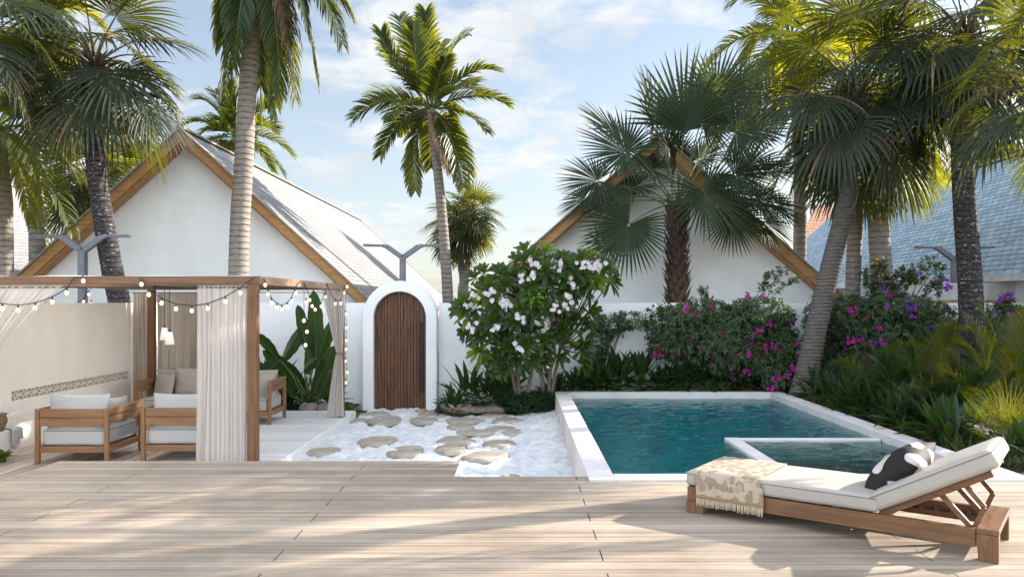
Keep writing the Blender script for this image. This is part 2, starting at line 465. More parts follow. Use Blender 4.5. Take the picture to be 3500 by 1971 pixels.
def mk_throw():
    t = NT('leaf_print_cloth'); o = t.obj()
    d = t.noise(o, 7, 2, .5)
    vor = t.node('ShaderNodeTexVoronoi'); t.link(o, vor.inputs['Vector']); vor.inputs['Scale'].default_value = 16
    # radiating blades round each cell centre
    sub = t.node('ShaderNodeVectorMath', operation='SUBTRACT'); t.link(o, sub.inputs[0]); t.link(vor.outputs['Position'], sub.inputs[1])
    sep = t.node('ShaderNodeSeparateXYZ'); t.link(sub.outputs[0], sep.inputs[0])
    an = t.math('ARCTAN2', t.math('ADD', sep.outputs[1], sep.outputs[2]), sep.outputs[0])
    w = t.math('SINE', t.math('ADD', t.math('MULTIPLY', an, 13), t.math('MULTIPLY', d, 9)))
    msk = t.math('MULTIPLY', t.math('GREATER_THAN', w, .05), t.math('LESS_THAN', vor.outputs['Distance'], .52))
    col = t.mix(msk, (.42, .335, .25), (.12, .08, .045))
    col = t.mix(t.math('MULTIPLY', t.math('GREATER_THAN', d, .6), .5), col, (.5, .36, .26))
    wv = t.noise(t.map(o, (1, 1, 1)), 300, 2, .5)
    return t.fin(col, .9, t.bump(wv, .3, .004), .15)
M['throw'] = mk_throw()
M['gold'] = cloth('gold_trim', (.30, .20, .09))
M['fringe'] = cloth('fringe_cord', (.50, .40, .29))
M['wicker'] = wood('wicker', (.16, .09, .05), (.42, .28, .17), 'X', .7, 2)
# ------------------------------------------------------------------ tuning
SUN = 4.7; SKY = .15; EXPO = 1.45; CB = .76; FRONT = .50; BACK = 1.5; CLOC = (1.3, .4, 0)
SHADE = [(7.0, 8.9, 5.6, 'feather palm standing just outside the right edge, its crown shading the deck')]
# ------------------------------------------------------------------ ground, sand, terrace, deck
DZ = .40; PX0, PX1, PY0, PY1 = .62, 4.60, 7.08, 14.04   # deck height, pool outline
g = MB(); B = 400
for x0, x1, y0, y1 in ((-B, PX0, -B, B), (PX1, B, -B, B), (PX0, PX1, -B, PY0), (PX0, PX1, PY1, B)):
    g.quad((x0, y0, -.06), (x1, y0, -.06), (x1, y1, -.06), (x0, y1, -.06))
struct('ground', g, M['ground'])
s = MB()
def sandz(x, y):
    z = .042 * noise.noise(Vector((x * 2.3, y * 2.3, 0))) + .045 * (.5 - abs(noise.noise(Vector((x * 3.4, y * 3.4, 5)))) * 2) * .6 + .034 * noise.noise(Vector((x * 6, y * 6, 3))) + .020 * noise.noise(Vector((x * 14, y * 14, 7)))
    z += .10 * max(0, min(1, (x + .7) / 1.2)) ** 2 * max(0, min(1, (y - 9) / 3))
    return z
s.grid(lambda u, v: (lambda x, y: (x, y, sandz(x, y)))(-2.79 + u * 3.41, 6.4 + v * 8.5), 150, 340)
struct('white_sand', s, M['sand'], True)

d = MB(); b = MB()
# deck: top surface as one box with the notch
d.box(-4.63, 14, -2.5, 7.075, DZ - .03, DZ)
d.box(-4.63, PX0 - .002, 7.075, 7.29, DZ - .03, DZ)
d.box(-4.63, -.60, 7.29, 8.0, DZ - .03, DZ)
struct('wooden_deck', d, M['deck'])
b.box(-4.62, 14, -2.4, 7.05, -.05, DZ - .031); b.box(-4.62, PX0 - .01, 7.052, 7.27, -.05, DZ - .031)
b.box(-4.62, -.602, 7.272, 7.98, -.05, DZ - .031)
b.box(-.598, -.57, 7.292, 8.0, -.05, DZ + .003)
struct('deck_plinth', b, M['deckwall'])
t = MB(); t.box(-2.98 - 1.2, -2.795, 8.004, 13.545, .11, .15); struct('terrace_floor', t, M['pavfloor'])
t = MB(); t.box(-4.1, -2.788, 8.006, 13.55, -.05, .146); struct('terrace_plinth', t, M['deckwall'], bev=.008)
t = MB(); t.box(-9, -4.183, 4.0, 13.55, -.05, .148); struct('left_terrace_floor', t, M['leftfloor'])
# soil beds
def bed(name, x0, x1, y0, y1, z):
    m = MB(); m.grid(lambda u, v: (x0 + u * (x1 - x0), y0 + v * (y1 - y0), z + .03 * noise.noise(Vector((x0 + u * (x1 - x0), y0 + v * (y1 - y0), 0)) * 2.5)), 30, 20)
    struct(name, m, M['soil'], True)
bed('planting_bed', -1.5, .62, 13.9, 15.03, .10)
bed('raised_planting_bed', .62, 4.6, 14.06, 15.03, .33)
bed('side_planting_bed', 4.62, 13, 7.1, 15.03, .34)
bed('back_planting_bed', -6.3, -3.0, 13.56, 15.03, .08)

# ------------------------------------------------------------------ pool
pool = thing('swimming_pool', (2.6, 10.5, 0), 'rectangular sunken pool with pale stone rim beside the deck', 'pool')
CT = .42; w = .24
c = MB()
x0, x1, y0, y1 = PX0, PX1, PY0, PY1
c.prism([(x0, y0, -.05), (x0 + w, y0, -.05), (x0 + w, y1, -.05), (x0, y1, -.05)], (0, 0, CT + .05))
part('left_rim', c, M['coping'], pool, bev=.006)
c = MB(); c.box(x1 - w, x1, y0, y1, -.05, CT); part('right_rim', c, M['coping'], pool, bev=.006)
c = MB(); c.box(x0 + w + .001, x1 - w - .001, y1 - w, y1, -.05, CT); part('far_rim', c, M['coping'], pool, bev=.006)
c = MB(); c.box(x0 + w + .001, x1 - w - .001, y0, y0 + w, -.05, CT); part('near_rim', c, M['coping'], pool, bev=.006)
c = MB(); e = .004; X0, X1, Y0, Y1 = x0 + w - e, x1 - w + e, y0 + w - e, y1 - w + e
zf = -.95; zt = .25
X0 += .01; X1 -= .01; Y0 += .01; Y1 -= .01
c.quad((X0, Y0, zf), (X1, Y0, zf), (X1, Y1, zf), (X0, Y1, zf))
for p, q in (((X0, Y0), (X1, Y0)), ((X1, Y0), (X1, Y1)), ((X1, Y1), (X0, Y1)), ((X0, Y1), (X0, Y0))):
    c.quad((*p, zf), (*p, zt), (*q, zt), (*q, zf))
part('lining', c, M['pooltile'], pool)
BX, BY = 2.485, 9.65
c = MB(); c.box(BX, BX + .16, Y0 + .01, BY, zf + .01, .356); c.box(BX + .161, X1 - .01, BY - .10, BY, zf + .01, .352)
part('basin_wall', c, M['coping'], pool, bev=.005)
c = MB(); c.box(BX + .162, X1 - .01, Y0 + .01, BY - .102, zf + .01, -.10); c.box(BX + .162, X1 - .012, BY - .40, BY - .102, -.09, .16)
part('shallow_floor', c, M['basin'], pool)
def wz(x, y):
    q = Vector((x * 1.1, y * 1.5, 0))
    d_ = noise.noise(q) * .6
    return .323 + .0085 * noise.noise(Vector((x * 3.0 + d_, y * 6.0, 1))) + .005 * noise.noise(Vector((x * 7 + d_, y * 13, 4))) + .0014 * noise.noise(Vector((x * 16, y * 27, 9)))
c = MB(); c.grid(lambda u, v: (lambda x, y: (x, y, wz(x, y)))(X0 - .005 + u * (X1 - X0 + .01), Y0 - .005 + v * (Y1 - Y0 + .01)), 170, 420)
struct('pool_water', c, M['water'], True)

# ------------------------------------------------------------------ garden wall and arched gate
def wallseg(x0, x1, lab):
    m = MB(); m.box(x0, x1, 15.05, 15.25, -.05, 1.98)
    return single('garden_wall', m, M['wall'], lab, 'wall', 'white garden walls either side of the gate')
wallseg(-6.42, -2.93, 'smooth white garden wall behind the pergola, left of the arched gate')
wallseg(-1.53, 16, 'long smooth white garden wall behind the pool and the planting')
gate = thing('arched_gate', (-2.23, 14.9, 0), 'round-topped dark plank door set in a thick white arch', 'gate')
def arc(cx, cz, r, n=28): return [(cx + r * math.cos(PI - PI * i / n), cz + r * math.sin(PI - PI * i / n)) for i in range(n + 1)]
GX, GZ = -2.235, 1.70
o_ = [(GX - .69, -.03)] + arc(GX, GZ, .69) + [(GX + .69, -.03)]
i_ = [(GX - .49, -.03)] + arc(GX, GZ, .49) + [(GX + .49, -.03)]
m = MB(); n = len(o_)
vs = [(x, 14.8, z) for x, z in o_] + [(x, 14.8, z) for x, z in i_] + [(x, 15.2, z) for x, z in o_] + [(x, 15.2, z) for x, z in i_]
fs = []
for k in range(n - 1):
    fs += [(k, k + 1, n + k + 1, n + k), (2 * n + k, 3 * n + k, 3 * n + k + 1, 2 * n + k + 1),
           (k, 2 * n + k, 2 * n + k + 1, k + 1), (n + k, n + k + 1, 3 * n + k + 1, 3 * n + k)]
fs += [(0, n, 3 * n, 2 * n), (n - 1, 3 * n - 1, 4 * n - 1, 2 * n - 1)]
m.add(vs, fs); part('arch_surround', m, M['wall'], gate, bev=.012)
m = MB(); N = 16; wd = .98 / N
for k in range(N):
    a = GX - .49 + k * wd + .003; b2 = a + wd - .006
    def top(x): return GZ + math.sqrt(max(0, .487 ** 2 - (x - GX) ** 2))
    xs = [a + (b2 - a) * j / 3 for j in range(4)]
    poly = [(a, 14.93, -.02)] + [(x, 14.93, top(x)) for x in xs] + [(b2, 14.93, -.02)]
    poly = [(x, y - .0035 * (k % 2) * (k % 3), z) for x, y, z in poly]
    m.prism(poly, (0, .05, 0))
dr = part('door', m, M['door'], gate, bev=.003)
m = MB(); m.prism([(GX - .487, 14.985, 0)] + [(x, 14.985, z) for x, z in arc(GX, GZ, .487)] + [(GX + .487, 14.985, 0)], (0, .02, 0))
part('door_backing', m, M['black'], gate)
m = MB(); m.box(GX + .355, GX + .435, 14.905, 14.95, .30, 1.62); ha = part('pull_handle', m, M['black'], dr, bev=.004)
m = MB(); m.box(GX + .325, GX + .349, 14.90, 14.94, .28, 1.64); part('handle_edge', m, M['door'], dr)

# left side wall with breeze block band
sw = thing('side_wall', (-6.4, 9.5, 0), 'cream plaster wall running along the left side of the pergola', 'wall')
WX = -6.3; bz0, bz1 = .765, .892; by0, by1 = 9.86, 12.83
m = MB()
m.box(WX - .2, WX, 4, 15.04, -.05, bz0); m.box(WX - .2, WX, 4, 15.04, bz1, 1.985)
m.box(WX - .2, WX, 4, by0, bz0, bz1); m.box(WX - .2, WX, by1, 15.04, bz0, bz1)
part('plaster', m, M['wallwarm'], sw)
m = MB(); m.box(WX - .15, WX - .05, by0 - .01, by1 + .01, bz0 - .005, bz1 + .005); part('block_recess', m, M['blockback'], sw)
m = MB(); L = (by1 - by0) / 18; h = bz1 - bz0; T0, T1 = -.05, -.004
def yb(a0, a1, c0, c1): m.box(T0, T1, a0 * L, a1 * L, c0 * h, c1 * h)
yb(0, .06, 0, 1); yb(.94, 1, 0, 1); yb(.06, .94, 0, .07); yb(.06, .94, .93, 1)
pts = []
for rr in ((.30, .19),):
    nn = 12
    for k in range(nn):
        a = 2 * PI * k / nn; a2 = 2 * PI * (k + 1) / nn
        q = [(.5 + rr[0] * math.cos(a), .5 + rr[0] * math.sin(a)), (.5 + rr[0] * math.cos(a2), .5 + rr[0] * math.sin(a2)), (.5 + rr[1] * math.cos(a2), .5 + rr[1] * math.sin(a2)), (.5 + rr[1] * math.cos(a), .5 + rr[1] * math.sin(a))]
        m.prism([(T1, x * L, z * h) for x, z in q], (T0 - T1, 0, 0))
yb(.44, .56, .07, .21); yb(.44, .56, .79, .93); yb(.06, .21, .43, .57); yb(.79, .94, .43, .57)
bm_ = mkmesh('breeze_block', m, M['block'])
for k in range(18):
    o = bpy.data.objects.new('breeze_block', bm_); COL.objects.link(o); o.parent = sw
    o.location = (WX - sw.location.x, by0 + k * L - sw.location.y, bz0)

# ------------------------------------------------------------------ houses
def roof_plane(mb, a, b, c, d):          # a-b along eave, d-c along ridge ; stores uv
    i = len(mb.f); mb.quad(a, b, c, d)
    a, b, c, d = map(Vector, (a, b, c, d)); L = (b - a).length; H = (d - a).length
    mb.uv[i] = [(0, 0), (L, 0), (L, H), (0, H)]
def apply_uv(o, mb):
    me = o.data; uv = me.uv_layers.new(name='UVMap')
    for fi, cs in mb.uv.items():
        for li, c in zip(me.polygons[fi].loop_indices, cs): uv.data[li].uv = c
def gable_house(name, label, cx, az, half, slope, yf, yb_, over, rmat, thick=.26, edge=True):
    ez = az - slope * half
    root = thing(name, (cx, (yf + yb_) / 2, 0), label, 'house')
    m = MB(); wi = half - .35
    m.prism([(cx - wi, yf + over, -.05), (cx + wi, yf + over, -.05), (cx + wi, yf + over, az - slope * wi - thick - .02), (cx, yf + over, az - thick - .02), (cx - wi, yf + over, az - slope * wi - thick - .02)], (0, yb_ - yf - 2 * over, 0))
    part('wall', m, M['wall'], root)
    for sgn in (-1, 1):
        m = MB()
        A = (cx + sgn * half, yf, ez); Bq = (cx + sgn * half, yb_, ez); Cq = (cx, yb_, az); Dq = (cx, yf, az)
        if sgn > 0: roof_plane(m, A, Bq, Cq, Dq)
        else: roof_plane(m, Bq, A, Dq, Cq)
        o = part('roof', m, rmat, root); apply_uv(o, m)
        # timber deck under the shingles: soffit
        m = MB(); t_ = .05
        m.prism([(cx, yf + .06, az - .03), (cx + sgn * half, yf + .06, ez - .03), (cx + sgn * half, yf + .06, ez - .03 - t_), (cx, yf + .06, az - .03 - t_)], (0, yb_ - yf - .12, 0))
        part('soffit', m, M['rake'], root)
        # bargeboards
        for y in ((yf, yb_ - .06) if edge else (yf,)):
            m = MB()
            m.prism([(cx, y, az - .012), (cx + sgn * (half + .02), y, ez - slope * .02 - .012), (cx + sgn * (half + .02), y, ez - slope * .02 - thick), (cx, y, az - thick)], (0, .055, 0))
            part('bargeboard', m, M['rake'], root)
            m = MB()
            m.prism([(cx, y + .056, az - .09), (cx + sgn * half, y + .056, ez - .09), (cx + sgn * half, y + .056, ez - thick - .05), (cx, y + .056, az - thick - .05)], (0, over * .75, 0))
            part('rafter', m, M['rake'], root)
            m = MB()
            m.bar((cx, y - .01, az + .012), (cx + sgn * (half + .03), y - .01, ez - slope * .03 + .012), .10, .03)
            part('roof_edge', m, M['ridge'] if y != yf else M['roof_edge'], root)
    m = MB(); m.bar((cx, yf - .02, az + .02), (cx, yb_ + .02, az + .02), .16, .04); part('ridge_cap', m, M['roof_edge'], root)
    return root
M['roof_edge'] = simple('roof_edge_strip', (.32, .27, .23), .8, 0, .3, 8)
gable_house('gabled_house', 'white gabled house with pale shingle roof and timber edges, left of the arched gate', -7.10, 5.62, 4.15, .905, 16.65, 35.5, .38, M['roof_w'])
gable_house('gabled_house', 'white gabled house with golden timber bargeboards behind the spiky fan palm', 2.93, 5.50, 4.10, .88, 16.65, 30, .38, M['roof_w'])
gable_house('gabled_house', 'pale shingle roofed house at the far left edge, beyond the first palm trunk', -16.2, 5.68, 4.2, .86, 9.0, 27.0, .38, M['roof_w'])
# slate roof house at the right
root = thing('slate_roof_house', (13, 24, 0), 'blue-grey slate roofed house beyond the wall at the far right', 'house')
m = MB(); za, zb = 5.72, 2.52
roof_plane(m, (9.3, 31.6, zb), (9.3, 12.5, zb), (12.7, 12.5, za), (12.7, 31.6, za))
o = part('roof', m, M['roof_s'], root); apply_uv(o, m)
m = MB(); roof_plane(m, (16.1, 12.5, zb), (16.1, 31.6, zb), (12.7, 31.6, za), (12.7, 12.5, za)); o = part('roof', m, M['roof_s'], root); apply_uv(o, m)
m = MB(); m.box(9.8, 15.6, 13, 31.2, -.05, 2.6); part('wall', m, M['wall'], root)
m = MB(); m.bar((9.3, 12.5, zb - .06), (9.3, 31.6, zb - .06), .06, .13); part('gutter', m, M['white'], root)
m = MB(); m.bar((12.7, 12.5, za + .02), (12.7, 31.7, za + .02), .2, .05); part('ridge_cap', m, M['roof_edge'], root)
m = MB(); m.bar((9.3, 12.46, zb - .1), (12.7, 12.46, za - .1), .06, .24); part('bargeboard', m, M['rake'], root)
# clay tiled roof just visible beyond it
root = thing('clay_roof_house', (12, 37, 0), 'small clay tiled roof showing beyond the slate roof', 'house')
m = MB(); roof_plane(m, (11.2, 33, 3.6), (16, 33, 3.6), (16, 36, 6.35), (13.4, 36, 6.35)); o = part('roof', m, M['roof_t'], root); apply_uv(o, m)
m = MB(); m.box(11.6, 16, 33.5, 38, -.05, 3.7); part('wall', m, M['wall'], root)

# slatted screen beyond the wall at the right
root = thing('slatted_screen', (9.3, 15.8, 0), 'white screen of thin horizontal slats above the wall at the far right', 'screen')
m = MB()
for k in range(9):
    z = 2.045 + k * .037
    m.box(6.75, 13, 15.70, 15.72, z, z + .026)
part('slats', m, M['white'], root)
m = MB(); m.box(6.75, 13, 15.73, 15.745, 2.03, 2.37); part('backing', m, M['white'], root)
m = MB(); m.box(6.9, 13, 15.69, 15.76, 1.9, 2.022); part('bottom_rail', m, M['oak_x'], root)
for x in (7.0, 9.0, 11.0):
    m = MB(); m.box(x, x + .09, 15.75, 15.84, -.05, 2.3); part('post', m, M['white'], root)

# ------------------------------------------------------------------ twin arm lamps
def lamp(px, py, Y, label, half):
    c = at(px, py, Y)
    root = thing('twin_arm_lamp', (c.x, Y, 0), label, 'lamp post', 'twin-arm lamp posts behind the walls')
    m = MB(); m.box(c.x - .058, c.x + .058, Y - .058, Y + .058, -.05, c.z); part('pole', m, M['metal'], root, bev=.008)
    for sg in (-1, 1):
        m = MB(); pts = [(0, -.02), (.28 * half, .13), (.40 * half, .205), (.50 * half, .225), (half, .235)]
        pts = [Vector((c.x + sg * a, Y, c.z + b)) for a, b in pts]
        m.bar(pts[0], pts[2] + (pts[2] - pts[1]) * .05, .10, .10); m.bar(pts[2] - Vector((sg * .02, 0, .01)), pts[3], .11, .075); m.bar(pts[3] - Vector((sg * .01, 0, 0)), pts[4], .13, .045)
        a = part('arm', m, M['metal'], root, bev=.008)
        m = MB(); m.box(min(pts[3].x, pts[4].x) + .05, max(pts[3].x, pts[4].x) - .05, Y - .05, Y + .05, pts[4].z - .030, pts[4].z - .0235); part('diffuser', m, M['white'], a)
lamp(1013, 645, 16.0, 'grey twin-arm lamp post rising behind the arched gate', .79)
lamp(208, 628, 13.2, 'grey twin-arm lamp post in front of the left gable', .80)
lamp(2401, 650, 15.95, 'grey twin-arm lamp post in front of the slate roof', .78)

# ------------------------------------------------------------------ pergola
root = thing('pergola', (-4.4, 10.7, .15), 'open square timber pergola hung with sheer curtains over the seating', 'pergola')
PYF, PYB, PXL, PXR = 8.60, 12.82, -5.93, -2.88
for x, y, nm in ((PXR, PYF, 'post'), (PXR, PYB, 'post'), (PXL, PYB, 'post'), (PXL, PYF, 'post')):
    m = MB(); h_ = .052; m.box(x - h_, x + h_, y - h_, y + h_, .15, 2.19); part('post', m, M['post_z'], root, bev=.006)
m = MB(); m.box(-9, PXR + .06, PYF - .05, PYF + .05, 2.192, 2.275); part('beam', m, M['beam_shaded_x'], root, bev=.005)
m = MB(); m.box(-6.28, PXR + .06, PYB - .05, PYB + .05, 2.192, 2.275); part('beam', m, M['beam_shaded_x'], root, bev=.005)
m = MB(); m.box(PXR - .045, PXR + .055, PYF + .052, PYB - .052, 2.19, 2.28); part('beam', m, M['beam_lit_y'], root, bev=.005)
m = MB(); m.box(PXL - .05, PXL + .05, PYF + .052, PYB - .052, 2.192, 2.275); part('beam', m, M['beam_lit_y'], root, bev=.005)
for k, x in enumerate((-5.2, -4.4, -3.6)):
    m = MB(); m.box(x - .03, x + .03, PYF + .052, PYB - .052, 2.235, 2.274); part('rafter', m, M['beam_lit_y'], root)
m = MB(); m.grid(lambda u, v: (-6.2 + u * (PXR + 6.15), PYF + .05 + v * (PYB - PYF - .1), 2.283 + .006 * math.sin(u * 20)), 30, 6)
part('canopy_cloth', m, M['canopy'], root, smooth=True)
m = MB(); m.tube([(-6.28, PYF + .02, 2.155), (PXR - .05, PYF + .02, 2.155)], .006, 6); part('curtain_rail', m, M['cord'], root)
m = MB(); m.tube([(-6.28, PYB - .02, 2.150), (PXR - .05, PYB - .02, 2.150)], .006, 6); part('curtain_rail', m, M['cord'], root)

def curtain(label, mat, A, B, zt, zb, shape, amp=.035, pleats=16, nu=200, nv=26, seed=0, tie=None, group='curtains hung from the pergola'):
    A = Vector(A); B = Vector(B); D = B - A; Lg = D.length; pe = Vector((-D.y, D.x, 0)).normalized()
    def fn(u, v):
        a, b = shape(v)
        wv = noise.noise(Vector((u * 5, v * 1.2, seed))) + .8 * noise.noise(Vector((u * 13, v * .8, seed + 4)))
        ph = 2 * PI * pleats * (u + .035 * wv)
        sq = (b - a)
        am = amp * (.35 + 1.5 * abs(noise.noise(Vector((u * 9, seed, v * .5))))) * min(1, .35 + 1.2 * sq) * (.35 + .65 * min(1, v * 9))
        p = A + D * (a + sq * u) + pe * (am * math.sin(ph) + .5 * am * math.sin(ph * .37 + 3 * v + seed))
        p.z = zt + (zb - zt) * v
        p += D * (.003 * math.sin(ph * 2 + seed))
        return p
    m = MB(); m.grid(fn, nu, nv)
    root = single('curtain', m, mat, label, 'curtain', group, True)
    if tie:
        a, b = shape(tie); c = A + D * ((a + b) / 2); c.z = zt + (zb - zt) * tie
        m = MB(); r0 = max(.03, (b - a) * Lg * .55)
        m.lathe(c, [(r0, -.012), (r0 + .008, 0), (r0, .012)], 14); 
        m.tube([c + Vector((r0, -.02, 0)), c + Vector((r0 + .05, -.03, -.03)), c + Vector((r0 + .06, -.03, -.10))], .004, 5)
        part('tieback', m, M['gold'], root, smooth=True)
    return root
def sm(t): t = max(0, min(1, t)); return t * t * (3 - 2 * t)
curtain('sheer white curtain hanging straight beside the front pergola post', M['curtain'], (-3.50, PYF + .02, 0), (-2.96, PYF + .02, 0), 2.18, .16, lambda v: (0 - .01 * v, 1.0), .035, 11, 220, 20, 1)
def sh_left(v):
    k = .53
    if v < k:
        e = (v / k); return (.02 * e, 1 - .80 * (e ** .85))
    e = (v - k) / (1 - k); return (.02, .20 + .12 * e)
curtain('sheer curtain swept back to the left edge of the photo', M['curtain'], (-6.15, PYF + .02, 0), (-4.93, PYF + .02, 0), 2.18, .17, sh_left, .035, 14, 240, 40, 5, .53)
def sh_rt(v):
    k = .50
    if v < k:
        e = v / k; return (.0 + .62 * e ** 1.1, 1 - .12 * e)
    e = (v - k) / (1 - k); return (.62 - .42 * e ** .8, .88 + .06 * e)
curtain('sheer curtain tied at its waist at the far right pergola post', M['curtain'], (-3.16, PYB - .10, 0), (-2.79, PYB - .10, 0), 2.19, .17, sh_rt, .032, 8, 130, 40, 9, .5)
curtain('taupe curtain panel hanging left of the far timber post', M['curtain_taupe'], (-6.27, PYB + .075, 0), (-5.99, PYB + .075, 0), 2.15, .17, lambda v: (0, 1), .03, 6, 110, 16, 3)
curtain('taupe curtain panel hanging behind the sofa and the pendant lamps', M['curtain_taupe'], (-5.87, PYB + .075, 0), (-4.55, PYB + .075, 0), 2.15, .17, lambda v: (0, 1), .035, 22, 300, 16, 6)

# ------------------------------------------------------------------ cushions
def rbox(mb, a, b, c, r, n=9, puff=0, puffb=0, T=None, seed=0, wr=.004):
    def ax(n):
        L = [-1, -.97, -.92, -.85]; L += [-.85 + 1.7 * k / (n) for k in range(1, n)]; return L + [.85, .92, .97, 1]
    A = ax(n); N = len(A)
    def P(x, y, z):
        q = Vector((x * a, y * b, z * c)); i = Vector((max(-a + r, min(a - r, q.x)), max(-b + r, min(b - r, q.y)), max(-c + r, min(c - r, q.z))))
        d = q - i
        if d.length > 1e-6: q = i + d.normalized() * r
        k = (1 - x * x) * (1 - y * y)
        if z > 0: q.z += puff * k ** .5 * (z ** 2)
        if z < 0: q.z -= puffb * k ** .5 * (z ** 2)
        nn = noise.noise(Vector((q.x * 6, q.y * 6, q.z * 6 + seed)))
        q += Vector((nn, noise.noise(q * 9 + Vector((seed, 5, 0))), nn)) * wr
        return T @ q if T else q
    for s_ in (-1, 1):
        for f in (lambda u, v: P(u, v, s_), lambda u, v: P(u, s_, v), lambda u, v: P(s_, u, v)):
            vs = [f(A[i], A[j]) for j in range(N) for i in range(N)]
            fs = [(j * N + i, j * N + i + 1, (j + 1) * N + i + 1, (j + 1) * N + i) for j in range(N - 1) for i in range(N - 1)]
            mb.add(vs, fs)
def piping(mb, a, b, c, r, T, rr=.004):
    for z in (c * .80, ):
        pts = []
        for sx, sy, st in ((1, 1, 0), (-1, 1, 1), (-1, -1, 2), (1, -1, 3)):
            for k in range(5):
                an = st * PI / 2 + k * PI / 8
                pts.append(T @ Vector((sx * (a - r * .9) + math.cos(an) * r * .93, sy * (b - r * .9) + math.sin(an) * r * .93, z)))
        pts.append(pts[0]); mb.tube(pts, rr, 5, False)
def pillow(mb, w_, h_, t_, T, seed=0, n=22):
    def P(u, v, s_):
        x = w_ * u * (1 - .07 * (1 - v * v) * u * u); y = h_ * v * (1 - .07 * (1 - u * u) * v * v)
        th = t_ * (max(0, (1 - u * u) * (1 - v * v))) ** .42
        q = Vector((x, y, s_ * th))
        e = 1 - max(abs(u), abs(v))
        wr = noise.noise(Vector((u * 3.2 + seed, v * 3.2, s_))) * .012 + noise.noise(Vector((math.atan2(v, u) * 3, seed, s_))) * .012 * (max(abs(u), abs(v))) * min(1, e * 6)
        q.z += s_ * wr * min(1, e * 5)
        return T @ q
    for s_ in (-1, 1):
        mb.grid(lambda a, b: P(math.sin((a - .5) * PI) , math.sin((b - .5) * PI), s_), n, n)
def TR(loc, rx=0, ry=0, rz=0):
    return Matrix.Translation(loc) @ Matrix.Rotation(R(rz), 4, 'Z') @ Matrix.Rotation(R(ry), 4, 'Y') @ Matrix.Rotation(R(rx), 4, 'X')

# ------------------------------------------------------------------ armchairs (seen from behind), sofa
def seat_unit(name, loc, rz, W, D_, label, cat, group=None, H=.63, pw=.048, pillows=()):
    """local: x across 0..W, y front(0) .. back(D). faces -y"""
    root = thing(name, loc, label, cat, group, R(rz))
    for x in (pw / 2, W - pw / 2):
        for y in (pw / 2, D_ - pw / 2):
            m = MB(); m.box(x - pw / 2, x + pw / 2, y - pw / 2, y + pw / 2, 0, H); part('leg', m, M['teak_z'], root, True, bev=.005)
    e = .004
    m = MB(); m.box(pw + e, W - pw - e, D_ - pw + .006, D_ - .008, H - .10, H - .004); m.box(pw + e, W - pw - e, D_ - pw + .006, D_ - .008, H - .20, H - .107)
    part('backrest', m, M['teak_x'], root, True, bev=.004)
    for x0 in (0.006, W - pw + .006):
        m = MB(); m.box(x0, x0 + pw - .012, pw + e, D_ - pw - e, H - .085, H - .004); m.box(x0, x0 + pw - .012, pw + e, D_ - pw - e, H - .175, H - .092)
        part('armrest', m, M['teak_y'], root, True, bev=.004)
    for y in (.006, D_ - pw + .006):
        m = MB(); m.box(pw + e, W - pw - e, y, y + pw - .012, .13, .20); part('seat_rail', m, M['teak_x'], root, True, bev=.004)
    for x in (.006, W - pw + .006):
        m = MB(); m.box(x, x + pw - .012, pw + e, D_ - pw - e, .13, .20); part('side_rail', m, M['teak_y'], root, True, bev=.004)
    m = MB()
    for k in range(6): m.box(pw + e, W - pw - e, .09 + k * (D_ - .2) / 5, .15 + k * (D_ - .2) / 5, .165, .185)
    part('seat_slats', m, M['teak_x'], root, True)
    nC = 1 if W < 1.3 else 2
    cw = (W - 2 * pw - .02) / nC
    for k in range(nC):
        cx = pw + .01 + cw * (k + .5)
        T = TR(Vector((cx, D_ / 2 - .02, .295)))
        m = MB(); rbox(m, cw / 2 - .004, D_ / 2 - pw + .02, .095, .035, 9, .02, 0, T, k + loc[0]); sc = part('seat_cushion', m, M['fabric_grey'] if nC == 1 else M['fabric'], root, True, True)
        m = MB(); piping(m, cw / 2 - .004, D_ / 2 - pw + .02, .095, .035, T); part('piping', m, M['piping'], sc, True, True)
        T = TR(Vector((cx, D_ - .15, .55)), 100)
        m = MB(); pillow(m, cw / 2 - .01, .235, .085, T, k * 3 + loc[0]); part('back_cushion', m, M['fabric_grey'] if nC == 1 else M['fabric'], root, True, True)
    for k, (x, y, z, w_, rx, ry, rz_) in enumerate(pillows):
        m = MB(); pillow(m, w_, w_, .075, TR(Vector((x, y, z)), rx, ry, rz_), 11 + k); part('throw_cushion', m, M['fabric'], root, True, True)
    return root
# armchairs face away from the camera: rotate 180
seat_unit('armchair', (-4.695, 9.93, .15), 180, .84, .86, 'teak armchair with grey cushions, nearer the cream side wall', 'armchair', 'teak armchairs seen from behind', pillows=((.24, .30, .50, .2, 88, 0, 62),))
seat_unit('armchair', (-3.53, 10.02, .15), 180, .84, .86, 'teak armchair with grey cushions, partly hidden behind the straight white curtain', 'armchair', 'teak armchairs seen from behind', pillows=((.24, .30, .50, .2, 88, 0, 62),))
seat_unit('sofa', (-5.80, 11.95, .15), 0, 2.06, .80, 'long teak sofa with cream cushions facing the armchairs', 'sofa', H=.66,
          pillows=((.27, .42, .53, .21, 78, 0, -30), (1.80, .42, .53, .21, 80, 0, 35), (.62, .50, .60, .22, 80, 0, 0)))

